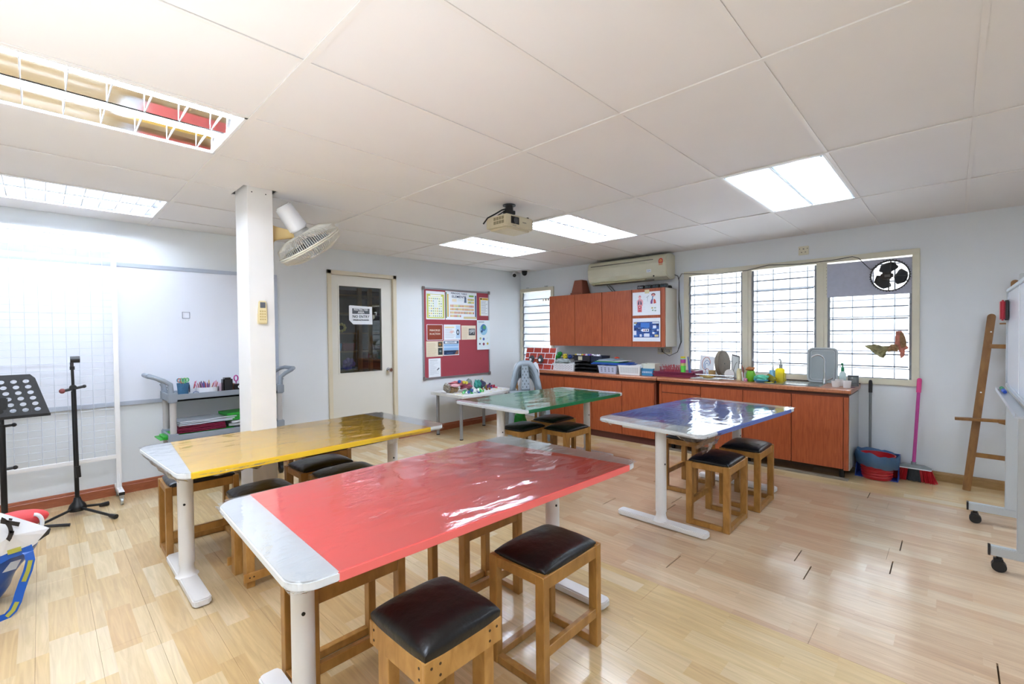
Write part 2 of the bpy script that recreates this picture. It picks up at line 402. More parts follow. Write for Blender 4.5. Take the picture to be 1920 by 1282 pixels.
# recessed light fittings
REFL = mat('mirror_reflector', '#e4e6e8', .09, metal=1)
REFW = mat('white_reflector', '#9aa1a9', .3, metal=.3, spec=.7)
LOUV = mat('louvre_white', '#d0d4da', .3)
def fitting(i, j, label, kind, power=TUBE):
    TUBEM = emis('tube_glow_%g' % power, '#e4eeff', power)
    x0, x1, y0, y1 = GX[i]+.013, GX[i+1]-.013, GY[j]+.009, GY[j+1]-.009
    t = thing('ceiling_light', label, 'light', ((x0+x1)/2, (y0+y1)/2, ZC), 0, 'recessed ceiling lights')
    hx, hy = (x1-x0)/2, (y1-y0)/2; D = .1
    m = MB()
    m.b2((-hx, -hy, .0), (hx, -hy+.003, D)); m.b2((-hx, hy-.003, 0), (hx, hy, D)); m.b2((-hx, -hy, 0), (-hx+.003, hy, D)); m.b2((hx-.003, -hy, 0), (hx, hy, D)); m.b2((-hx, -hy, D), (hx, hy, D+.004))
    m.build('housing', METALW, t)
    m = MB()
    for a, b in (((-hx, -hy), (hx, -hy+.012)), ((-hx, hy-.012), (hx, hy)), ((-hx, -hy), (-hx+.012, hy)), ((hx-.012, -hy), (hx, hy))): m.b2((*a, -.003), (*b, .002))
    m.build('trim_frame', METALW, t)
    mir = kind == 'mirror'
    for s in (-1, 1):
        yc = s*hy*.5; hw = hy*.47
        m = MB()
        def f(u, v, yc=yc, hw=hw):
            a = (v-.5)*2; return (-hx+.02+u*(2*hx-.04), yc+a*hw, .012+.078*(1-abs(a)**2.2))
        m.sheet(f, 1, 14); m.build('reflector', REFL if mir else REFW, t, smooth=True)
        m = MB(); m.cyl((-hx+.03, yc, .048), (hx-.03, yc, .048), .014 if mir else .013, n=10); tag(m.build('tube', TUBEM, t, smooth=True), 'glowing white fluorescent tube')
        for e in (-1, 1): m = MB(); m.cyl((e*(hx-.03), yc, .048), (e*(hx-.012), yc, .048), .015, n=10); m.build('tube_cap', WHITEP, t)
        n = 9 if mir else 12
        if kind != 'prism':
            for k in range(n):
                x = -hx+.02+(k+.5)*(2*hx-.04)/n; m = MB()
                m.prism([(-hw*.97, .004), (hw*.97, .004), (hw*.9, .022), (hw*.25, .03), (-hw*.25, .03), (-hw*.9, .022)] if not mir else [(-hw*.97, .004), (hw*.97, .004), (hw*.6, .014), (0, .02), (-hw*.6, .014)], -.0015 if mir else -.003, .0015 if mir else .003, (Vector((x, yc, 0)), Vector((0, 1, 0)), Vector((0, 0, 1)), Vector((1, 0, 0))))
                m.build('louvre_blade', LOUV, t)
    if kind == 'prism':
        m = MB()
        for k in range(10):
            m.prism([(-hx+.014+k*(2*hx-.028)/10, .003), (-hx+.014+(k+1)*(2*hx-.028)/10-.002, .003), (-hx+.014+(k+.5)*(2*hx-.028)/10, .010)], -hy+.014, hy-.014, (Vector(), Vector((1, 0, 0)), Vector((0, 0, 1)), Vector((0, 1, 0))))
        m.build('diffuser', film('prismatic_diffuser', .02, 0, tint='#f4fbfb', rough=.3, diff=.35), t)
        m = MB(); m.b2((-hx+.012, -.004, -.004), (hx-.012, .004, .003)); m.build('centre_bar', WHITEP, t)
        m = MB()
        for ax in (-1, 1):
            for ay in (-1, 1): m.cyl((ax*(hx-.02), ay*(hy-.02), -.006), (ax*(hx-.02), ay*(hy-.02), .003), .004, n=8)
        m.build('clip', STEEL, t)
    return t
fitting(2, 7, 'mirror-louvred light above the yellow table, reflecting red and yellow tabletops', 'mirror', 17)
fitting(2, 10, 'louvred ceiling light nearest the whiteboard wall', 'white', 22)
fitting(5, 4, 'wide light with prismatic panel above the blue table', 'prism')
fitting(5, 7, 'egg-crate light just right of the hanging projector', 'white', 23)
fitting(5, 9, 'louvred light left of the projector, towards the noticeboard', 'white', 21)
for ij, lb in (((2, 4), 'recessed light in the ceiling straight above the viewer'), ((2, 1), 'recessed light in the ceiling behind the viewer'), ((5, 1), 'recessed light outside the right edge, above the mobile whiteboard')): fitting(*ij, lb, 'white')  # unseen fittings, added to even out the light in the room

# ------------------------------------------------------------------ windows
ALUJ = mat('jalousie_metal', '#8b8f96', .45, metal=.5)
SLAT = film('frosted_slat', .03, 0, tint='#f3f7fb', rough=.2, diff=.12)
SLATE = mat('slat_edge', '#6f7584', .4)
BARM = mat('grille_paint', '#4a4f5a', .6)
def window(name, ybounds, zb, zt, splits, blocked=None):
    """louvred window in the right wall; splits = list of (y_hi, y_lo) bays"""
    yh, yl = ybounds
    t = thing(name, None, None, (XB, (yh+yl)/2, zb)); t['kind'] = 'structure'
    def W(m, n, mt, **k): return m.build(n, mt, t, world=True, **k)
    e = .042; pj = .022
    m = MB(); m.b2((XB-pj, yl-.04, zt-.012), (XB+.10, yh+.04, zt+.042)); W(m, 'frame_head', CREAM, bevel=.003)
    m = MB(); m.b2((XB-pj, yl-.04, zb-.042), (XB+.10, yh+.04, zb+.012)); W(m, 'frame_sill', CREAM, bevel=.003)
    for a, b in ((yl-.04, yl+.012), (yh-.012, yh+.04)):
        m = MB(); m.b2((XB-pj-.002, a, zb+.012), (XB+.10, b, zt-.012)); W(m, 'frame_jamb', CREAM, bevel=.003)
    for k, (h, l) in enumerate(splits):
        if k < len(splits)-1:
            m = MB(); m.b2((XB-.012, splits[k+1][0], zb+.012), (XB+.09, l, zt-.012)); m.b2((XB-.02, splits[k+1][0]+.03, zb+.012), (XB-.012, l-.03, zt-.012)); W(m, 'mullion', CREAM)
        z1 = zt-.02
        if blocked and k == len(splits)-1: z1 = blocked
        n = max(1, round((z1-zb-.02)/.107)); st = (z1-zb-.02)/n
        for s_, yy in ((1, h-.012), (-1, l+.012)):
            m = MB(); m.b2((XB+.015, yy-.010, zb+.012), (XB+.035, yy+.010, z1))
            for q in range(n):
                zc = zb+.02+st*(q+.5); m.beam((XB+.002, yy, zc-.048), (XB+.03, yy, zc+.052), .012, .012)
            m.cyl((XB+.012, yy, zb+.3), (XB+.012, yy, zb+.42), .005, n=6)
            W(m, 'jalousie_track', ALUJ)
        for q in range(n):
            zc = zb+.02+st*(q+.5); m = MB()
            R_ = Matrix.Rotation(math.radians(14), 4, 'Y')
            m.box((XB+.024, (h+l)/2, zc), (.0075, h-l-.05, st+.012), R_)
            for f in m.bm.faces:
                f.normal_update()
                if abs(f.normal.x) < .5 and abs(f.normal.y) < .5: f.material_index = 1
            m.box((XB+.024-.0125, (h+l)/2, zc-(st+.012)/2), (.008, h-l-.05, .0115), None, 1)
            m.build('louvre_slat', [SLAT, SLATE], t, world=True)
        m = MB(); yy = h-.03
        while yy > l: m.cyl((XB+.11, yy, zb), (XB+.11, yy, zt), .0065, n=6); yy -= .16
        zz = zb+.1
        while zz < zt: m.cyl((XB+.115, h, zz), (XB+.115, l, zz), .0065, n=6); zz += .165
        tag(W(m, 'security_grille', BARM), kind='stuff')
    return t
WIN2 = window('window_2', (W2Y1, W2Y0), W2Z0, W2Z1, [(2.31, 1.70), (1.61, 1.00), (.91, .27)], blocked=1.665)
WIN1 = window('window_1', (W1Y1, W1Y0), W2Z0, W1Z1, [(5.05, 4.44)])
m = MB()
for k, y in enumerate((4.60, 4.55, 4.50)): m.b2((XB-.004, y-.012, 1.83), (XB-.002, y+.012, 1.865))
m.build('sticker', mat('sticker_tan', '#b9a184', .6), WIN1, world=True)
m = MB()
for y in (4.52, 4.9): m.b2((XB-.045, y-.02, 2.045), (XB-.02, y+.02, 2.055)); m.cyl((XB-.035, y-.03, 2.052), (XB-.035, y+.03, 2.052), .005, n=6)
m.build('curtain_bracket', STEEL, WIN1, world=True)

# board closing the top of the third bay, with the exhaust fan in a hole
FC = Vector((XB-.01, .426, 1.826))
t = thing('ventilator_board', 'pale grey board closing the top of the window around the black fan', 'board', (XB, .59, 1.66))
m = MB(); n = 40; R0 = .132
z0, z1, ya, yb = 1.655, 1.985, .925, .262
pts = []
for k in range(n):
    a = 2*PI*k/n; dx, dz = math.cos(a), math.sin(a)
    q = []
    if dx > 1e-6: q.append((FC.y+0-yb)/dx)
    if dx < -1e-6: q.append((FC.y-ya)/dx)
    if dz > 1e-6: q.append((z1-FC.z)/dz)
    if dz < -1e-6: q.append((z0-FC.z)/dz)
    s_ = min(q); pts.append(((dx, dz), s_))
for cx_, cz_ in ((yb, z0), (yb, z1), (ya, z0), (ya, z1)):
    d = Vector((FC.y-cx_, cz_-FC.z)); L_ = d.length; a = math.atan2(d.y, d.x) % (2*PI)
    k = round(a/(2*PI)*n) % n; pts[k] = ((d.x/L_, d.y/L_), L_)
for xo in (-.004, .004):
    for k in range(n):
        (c, s1_), (c2, s2_) = pts[k], pts[(k+1) % n]
        P = lambda dr, r: (XB-.004+xo, FC.y-dr[0]*r, FC.z+dr[1]*r)
        m.quad([P(c, R0), P(c, s1_), P(c2, s2_), P(c2, R0)])
m.build('board', mat('grey_board', '#b4b7c6', .6, var=.04, vscale=30), t, world=True)
m = MB()
for k in range(9): m.cyl((XB-.012, .915, 1.69+k*.033), (XB-.004, .915, 1.69+k*.033), .003, n=6); m.cyl((XB-.012, .272, 1.70+k*.033), (XB-.004, .272, 1.70+k*.033), .003, n=6)
tag(m.build('nail', BLK, t, world=True), kind='stuff')
t = thing('exhaust_fan', 'round black ventilator fan set in the window board', 'fan', (FC.x, FC.y, FC.z-.14))
m = MB(); m.ring([(FC.x-.02, FC.y+.138*math.cos(a), FC.z+.138*math.sin(a)) for a in [2*PI*k/48 for k in range(48)]], .0055, closed=True)
for k in range(40):
    a = 2*PI*k/40; c, s_ = math.cos(a), math.sin(a)
    m.beam((FC.x-.02, FC.y+.138*c, FC.z+.138*s_), (FC.x-.02, FC.y+.149*c, FC.z+.149*s_), .006, .006)
m.build('guard_ring', BLK, t, world=True)
for k in range(4):
    a = PI/2*k+.06; c, s_ = math.cos(a), math.sin(a); m = MB()
    m.beam((FC.x-.028, FC.y+.02*c, FC.z+.02*s_), (FC.x-.024, FC.y+.136*c, FC.z+.136*s_), .010, .006); m.build('spoke', BLK, t, world=True)
for k in range(3):
    a0 = math.radians((100, 350, 225)[k]); m = MB()
    def f(u, v, a0=a0):
        r = .028+.098*u; w = (.9*math.sin(min(1, u*1.15)*PI*.62+.3)+.05); a = a0+(v-.5)*1.85*w*(1-.45*max(0, u-.75)/.25)
        return (FC.x+.012+(v-.5)*.03, FC.y-r*math.cos(a), FC.z+r*math.sin(a))
    m.sheet(f, 8, 8); m.build('blade', mat('fan_blade', '#1d1f22', .45), t, world=True, smooth=True, solid=.003)
m = MB(); m.b2((FC.x-.055, FC.y-.025, FC.z-.030), (FC.x+.0, FC.y+.065, FC.z+.030)); m.build('motor', mat('rusty_motor', '#2c221c', .6, var=.4, vscale=30), t, world=True, bevel=.012)
m = MB(); m.b2((FC.x-.0575, FC.y-.005, FC.z-.016), (FC.x-.055, FC.y+.035, FC.z+.008)); tag(m.build('rating_plate', mat('plate_grey', '#5d5a56', .5), t, world=True), 'grey rating plate')
m = MB(); pr_ = [XAt(*q, XB-.03) for q in ((1665, 495), (1632, 505), (1622, 496), (1610, 484), (1598, 481), (1560, 488), (1500, 495), (1440, 497), (1400, 507), (1340, 514), (1290, 513), (1278, 513), (1273, 522), (1273, 560), (1277, 600), (1278, 640), (1270, 660), (1255, 667), (1243, 660), (1240, 652))]
m.ring(pr_, .0035, n=6); one('fan_cable', m, BLK, 'thin black cable running from the ventilator along the window head to the sockets', 'cable')

# ------------------------------------------------------------------ door and store behind it
t = thing('door_1', None, None, (2.7, YA, 0)); t['kind'] = 'structure'
m = MB()
for a, b in ((2.257, DX0+.005), (DX1-.005, 3.145)): m.b2((a, YA-.018, 0), (b, YA+.12, DZ+.04))
m.b2((2.257, YA-.018, DZ-.005), (3.145, YA+.12, DZ+.04)); m.build('door_frame', mat('frame_cream', '#d9cfb6', .45), t, world=True, bevel=.004)
gx0, gx1, gz0, gz1 = 2.405, 2.945, .885, 1.90
m = MB(); yd = YA+.02
wall_boxes(m, FA((DX0+.008, yd, .006)), DX1-DX0-.016, DZ-.014, .04, [(gx0-DX0-.008, gz0-.006, gx1-DX0-.008, gz1-.006)])
bmesh.ops.remove_doubles(m.bm, verts=m.bm.verts[:], dist=1e-4); m.build('door_leaf', DOORW, t, world=True)
m = MB()
for a, b in (((gx0-.014, gz0-.014), (gx1+.014, gz0)), ((gx0-.014, gz1), (gx1+.014, gz1+.014)), ((gx0-.014, gz0), (gx0, gz1)), ((gx1, gz0), (gx1+.014, gz1))): m.b2((a[0], yd-.006, a[1]), (b[0], yd+.01, b[1]))
m.build('glazing_bead', DOORW, t, world=True)
m = MB(); m.b2((gx0, yd+.014, gz0), (gx1, yd+.018, gz1)); m.build('glass_pane', film('door_glass', .05, 0, rough=.02, tint='#eef2f0'), t, world=True)
m = MB(); m.lathe([(.001, 0), (.02, .0), (.028, .012), (.03, .03), (.018, .045), (.012, .055), (.03, .06), (.03, .066)], n=18)
bmesh.ops.transform(m.bm, matrix=Matrix.Translation((3.034, yd-.066, .889)) @ Matrix.Rotation(-PI/2, 4, 'X'), verts=m.bm.verts[:]); tag(m.build('door_knob', CHROME, t, world=True, smooth=True), 'polished steel round door knob')
# sign on the glass
t = thing('door_sign', 'white notice reading NO ENTRY stuck on the door glass', 'sign', (2.675, yd, 1.46))
fr = FA((2.532, yd+.0135, 1.455))
m = MB(); m.prism([(.05, 0), (.3, 0), (.296, .215), (.01, .225), (0, .215), (0, .05)], 0, .0008, fr); m.build('sheet', PAPER, t, world=True)
TXT = mat('print_dark', '#3c3f45', .6); TXW = mat('print_white', '#eceef0', .6)
printed([(.04, .125, .262, .19, '#4c5056')], (fr[0]+fr[3]*.0008, *fr[1:]), t, 'band')
for s, sz, u, v, mm, sx in (('RESTRICTED', .036, .151, .174, TXW, .92), ('AREA', .034, .151, .143, TXW, 1), ('NO ENTRY', .046, .151, .092, TXT, .95), ('UNLESS AUTHORIZED', .021, .151, .052, TXT, .98)):
    text(s, sz, (fr[0]+fr[1]*u+fr[2]*v+fr[3]*.0012, *fr[1:]), t, mm, bold=.0008, sx=sx)
# store room shell
sx0, sx1, sy1 = 1.75, 4.3, YA+1.75
m = MB(); m.b2((sx0-.05, YA+.12, -.012), (sx1+.05, sy1, 0)); m.b2((sx0-.05, sy1, 0), (sx1+.05, sy1+.05, 2.36)); m.b2((sx0-.05, YA+.12, 0), (sx0, sy1, 2.36)); m.b2((sx1, YA+.12, 0), (sx1+.05, sy1, 2.36)); m.b2((sx0-.05, YA+.12, 2.3), (sx1+.05, sy1, 2.36))
struct(m.build('wall_store', mat('store_wall', '#8d9291', .7)))
SHW = wood('store_shelf_wood', '#6b4a2a', '#8a6238', (4, 4, 4), .6)
DKB = mat('store_back', '#4b3a2c', .8)
ys0, ys1 = YA+.62, YA+.95
t = thing('storage_shelf', 'wooden shelving seen through the door glass in the dark store', 'shelf', (3.2, ys0+.16, 0))
shz = [.55, .86, 1.12, 1.36, 1.62, 1.86]
for z in shz:
    m = MB(); m.b2((2.36, ys0, z-.02), (4.1, ys1, z)); m.build('shelf_board', SHW, t, world=True)
for x in (2.36, 2.97, 3.12, 3.55, 4.1):
    m = MB(); m.b2((x-.025, ys0-.02, 0), (x+.025, ys0+.02, 1.95)); m.build('upright', mat('bare_pine', '#9a713f', .6, var=.15), t, world=True)
m = MB(); m.b2((2.34, ys1, 0), (4.12, ys1+.01, 1.95)); m.build('back_panel', DKB, t, world=True)
def tub(name, x, z, w, h, c, lab, cat, dx=.2):
    m = MB(); O = Vector((x, ys0+.02, z+.002))
    m.prism([(0, 0), (w, 0), (w+.015, h), (-.015, h)], 0, dx, (O, Vector((1, 0, 0)), Vector((0, 0, 1)), Vector((0, 1, 0))))
    return one(name, m, mat('tub_'+c, c, .5), lab, cat, bevel=.006)
tub('storage_box', 2.44, 1.12, .13, .1, '#b9c531', 'lime yellow box on the shelf behind the door glass', 'box')
tub('storage_box', 2.60, 1.12, .12, .1, '#3a7fae', 'sky blue box beside the lime box behind the glass', 'box')
tub('storage_box', 2.75, 1.12, .15, .1, '#8a4148', 'dull red box right of the blue box behind the glass', 'box')
tub('storage_tub', 2.47, .86, .2, .12, '#a34a45', 'reddish plastic tub on a low shelf behind the door glass', 'tub')
tub('storage_box', 2.42, 1.36, .17, .09, '#2f5f63', 'teal wire-like box on the upper shelf behind the glass', 'box')
tub('storage_box', 3.22, 1.62, .24, .12, '#8b7a45', 'olive box on the top shelf right of the sign', 'box')
tub('storage_box', 3.22, 1.12, .22, .06, '#8e2f3f', 'flat crimson box right of the pine uprights', 'box')
m = MB()
for k in range(7): m.ball((2.80+.05*math.cos(k*.9), ys0-.04+.01*k, .95+.05*math.sin(k*.9)), .034, 8, (1, .8, 1.1))
m.lathe([(.0, 0), (.05, 0), (.055, .03), (.035, .03)], (2.80, ys0-.05, .93), 12)
one('purple_flower', m, mat('purple_fabric', '#6a4fb0', .6), 'purple ruffled flower hanging on the shelf behind the glass', 'decoration', smooth=True)
m = MB()
for k in range(9): m.ball((2.70+.055*math.cos(k*.7), ys0-.02, 1.425+.045*math.sin(k*.7)), .02, 8)
one('pompom_wreath', m, mat('wreath_yellow', '#c9b456', .7), 'yellow and white pompom ring on the shelf below the sign', 'decoration', smooth=True)
m = MB()
for k in range(5): m.ring([(2.44+.05*math.cos(a+k)*(1+.1*k), ys0-.02, 1.66+.09*math.sin(a)) for a in [2*PI*q/14 for q in range(14)]], .006, n=5, closed=True)
one('wire_coil', m, mat('purple_wire', '#7b6486', .5), 'coil of purple wire at the left edge of the door glass', 'coil')

# ================================================================== WALL A: whiteboard, panel, pillar things
WB_ = mat('whiteboard_face', '#e2e6ef', .18, spec=.5)
t = thing('wall_whiteboard', 'huge white writing board with thin aluminium frame fixed behind the pillar', 'whiteboard', (0, YA, .76))
bx0, bx1, bz0, bz1 = -1.7, 1.725, .755, 1.955
m = MB(); m.b2((bx0, YA-.016, bz0), (bx1, YA-.001, bz1)); m.build('board_face', WB_, t, world=True)
for a, b in (((bx0, bz0-.005), (bx1, bz0+.03)), ((bx0, bz1-.03), (bx1, bz1+.005))):
    m = MB(); m.b2((a[0], YA-.024, a[1]), (b[0], YA-.001, b[1])); m.build('frame_rail', mat('pale_aluminium', '#b9c2d0', .35, metal=.3), t, world=True, bevel=.003)
m = MB(); m.b2((bx1-.03, YA-.024, bz0+.03), (bx1, YA-.001, bz1-.03)); m.build('frame_stile', mat('pale_aluminium', '#b9c2d0'), t, world=True)
p = YAt(348, 591)
m = MB()
for a, b in (((-.03, -.03), (.03, -.026)), ((-.03, .026), (.03, .03)), ((-.03, -.03), (-.026, .03)), ((.026, -.03), (.03, .03))): m.b2((p.x+a[0], YA-.02, p.z+a[1]), (p.x+b[0], YA-.016, p.z+b[1]))
m.build('cutout_rim', mat('cut_edge', '#8d93a0', .6), t, world=True)
# gridwall display panel
t = thing('grid_panel', 'white wire grid display panel on castors standing against the whiteboard wall', 'panel', (-.4, 4.9, 0))
gy = 4.9; gx = .425
m = MB()
for x in (-1.25, gx): m = MB(); m.b2((x-.016, gy-.016, .10), (x+.016, gy+.016, 2.15)); m.build('post', METALW, t, world=True, bevel=.003)
for z in (2.135, .36):
    m = MB(); m.b2((-1.25, gy-.014, z-.015), (gx, gy+.014, z+.015)); m.build('rail', METALW, t, world=True, bevel=.002)
m = MB(); WR_ = METALW
x = gx-.07
while x > -1.25: m.cyl((x, gy, .36), (x, gy, 2.13), .0019, n=4); x -= .072
z = .42
while z < 2.12: m.cyl((-1.25, gy+.002, z), (gx, gy+.002, z), .0017, n=4); z += .055
tag(m.build('wire_mesh', mat('mesh_wire', '#c9d0da', .4), t, world=True), kind='stuff')
for x in (gx, -1.25):
    m = MB(); m.b2((x-.018, gy-.17, .075), (x+.018, gy+.16, .105)); m.beam((x, gy-.1, .09), (x, gy, .22), .004, .03); m.build('foot_bar', METALW, t, world=True, bevel=.003)
    m = MB(); m.b2((x-.0185, gy-.174, .078), (x+.0185, gy-.17, .102)); tag(m.build('end_cap', BLK, t, world=True), 'black end cap')
    for y in (gy-.15, gy+.145):
        m = MB(); m.cyl((x-.008, y-.01, .027), (x+.008, y-.01, .027), .027, n=16); m.b2((x-.014, y-.014, .04), (x+.014, y+.014, .075)); m.build('castor', STEEL, t, world=True, smooth=False)

# air conditioner remote on the pillar
p = YAt(491, 585, PY0)
t = thing('remote_control', 'cream air conditioner remote hung on the pillar', 'remote', (p.x, PY0, p.z-.07))
fr = FA((p.x-.027, PY0, p.z-.075))
m = MB(); m.prism([(0, .01), (.01, 0), (.044, 0), (.054, .01), (.054, .08), (.05, .14), (.045, .15), (.009, .15), (.004, .14), (0, .08)], .004, .02, fr); m.build('body', mat('remote_cream', '#dfcfa0', .45), t, world=True, bevel=.003)
m = MB(); m.b2((p.x-.03, PY0-.006, p.z-.08), (p.x+.03, PY0, p.z-.01)); tag(m.build('holder', mat('remote_holder', '#e7dcb8', .5), t, world=True, bevel=.002), 'cream wall holder')
printed([(.2, .68, .8, .93, '#5d6066')]+[(.15+.25*i, .14+.12*j, .33+.25*i, .2+.12*j, '#c0aa72') for i in range(3) for j in range(4)], (fr[0]+fr[3]*.0205, *fr[1:]), t, 'keypad', .054, .15)

# wall fan on the pillar
t = thing('wall_fan', 'old white oscillating wall fan on a yellowed bracket on the pillar', 'fan', (PX1, 3.42, 1.9))
YEL = mat('yellowed_plastic', '#d9bd83', .5)
fc = YAt(580, 457, 3.36); mc = YAt(562, 428, 3.30)
nd = (RT*.42 - UP*.78 + FW*.46).normalized()
m = MB(); by = 3.40
m.prism([(0, 1.83), (.018, 1.83), (.022, 1.98), (.06, 2.0), (.14, 2.02), (.17, 2.03), (.17, 2.075), (.12, 2.075), (.03, 2.085), (0, 2.10)], -.03, .03, (Vector((PX1, by, 0)), Vector((1, 0, 0)), Vector((0, 0, 1)), Vector((0, 1, 0)))); m.build('bracket', YEL, t, world=True, bevel=.006)
m = MB(); j = Vector((PX1+.16, by, 2.05)); m.cyl(j-Vector((0, .028, 0)), j+Vector((0, .028, 0)), .032, n=18); m.cyl(j, fc-nd*.12, .028, .035, n=14); m.build('swivel', YEL, t, world=True, smooth=True)
e1 = nd.cross(Vector((0, 0, 1))).normalized(); e2 = nd.cross(e1)
m = MB(); m.cyl(fc-nd*.30, fc-nd*.115, .058, .068, n=28); m.build('motor_housing', WHITEP, t, world=True, smooth=True, bevel=.01)
m = MB(); m.cyl(fc-nd*.302, fc-nd*.298, .046, n=20); tag(m.build('vent_disc', mat('vent_grey', '#9b9a98', .6), t, world=True), 'grey slotted vent at the back')
m = MB(); m.cyl(fc-nd*.115, fc-nd*.085, .05, .06, n=20); m.build('neck', mat('neck_grey', '#a9a8a4', .5), t, world=True, smooth=True)
RF = .232
m = MB(); m.ring([fc+(e1*math.cos(a)+e2*math.sin(a))*RF for a in [2*PI*k/56 for k in range(56)]], .006, closed=True); m.ring([fc+(e1*math.cos(a)+e2*math.sin(a))*(RF-.002)+nd*.012 for a in [2*PI*k/56 for k in range(56)]], .006, closed=True); m.build('guard_rim', mat('rim_cream', '#ddd8c8', .45), t, world=True, smooth=True)
for sgn, nm in ((-1, 'rear_guard'), (1, 'front_guard')):
    m = MB()
    for k in range(90):
        a = 2*PI*k/90; d = e1*math.cos(a)+e2*math.sin(a); d2 = e1*math.cos(a+.14)+e2*math.sin(a+.14)
        m.ring([fc+d*RF, fc+d*RF*.93+nd*sgn*.05, fc+(d+d2)/2*RF*.6+nd*sgn*.082, fc+d2*RF*.26+nd*sgn*.088], .0018, n=3)
    tag(m.build(nm, mat('guard_wire', '#d8d4c8', .45), t, world=True), kind='stuff')
m = MB(); m.cyl(fc+nd*.08, fc+nd*.092, .05, n=20); m.build('badge', WHITEP, t, world=True)
for k in range(3):
    a0 = k*2*PI/3; m = MB()
    def f(u, v):
        r = .035+.15*u; a = a0+(v-.5)*(1.5*math.sin(.4+u*2)*.9); return fc+(e1*math.cos(a)+e2*math.sin(a))*r+nd*(v-.5)*.04
    m.sheet(f, 6, 6); m.build('blade', mat('blade_grey', '#7e858c', .3), t, world=True, smooth=True, solid=.002)
m = MB(); m.cyl(fc-nd*.04, fc+nd*.03, .035, n=18); m.build('hub', mat('blade_grey', '#7e858c'), t, world=True, smooth=True)

# ================================================================== TABLES
def rquad(c, r, n=6):
    """rounded version of a convex quad given counter-clockwise"""
    out = []
    k = len(c)
    for i in range(k):
        p = Vector(c[i]); a = (Vector(c[i-1])-p).normalized(); b = (Vector(c[(i+1) % k])-p).normalized()
        rr = r[i] if isinstance(r, (list, tuple)) else r
        ang = a.angle(b); d = rr/math.tan(ang/2); ce = p+(a+b).normalized()*(rr/math.sin(ang/2))
        s, e = p+a*d-ce, p+b*d-ce
        a0 = math.atan2(s.y, s.x); a1 = math.atan2(e.y, e.x)
        da = (a1-a0+PI) % (2*PI)-PI
        for q in range(n+1):
            t = a0+da*q/n; out.append((ce.x+rr*math.cos(t), ce.y+rr*math.sin(t)))
    return out
def lerp2(a, b, t): return (a[0]+(b[0]-a[0])*t, a[1]+(b[1]-a[1])*t)
ZT = .70
FILM = film('table_film', .16, .2, 4, rough=.045, stretch=(1.0, 2.6, 1), dist=.012)
SKFILM = film('film_skirt', .07, .8, 14, rough=.12, dist=.03, diff=.04)
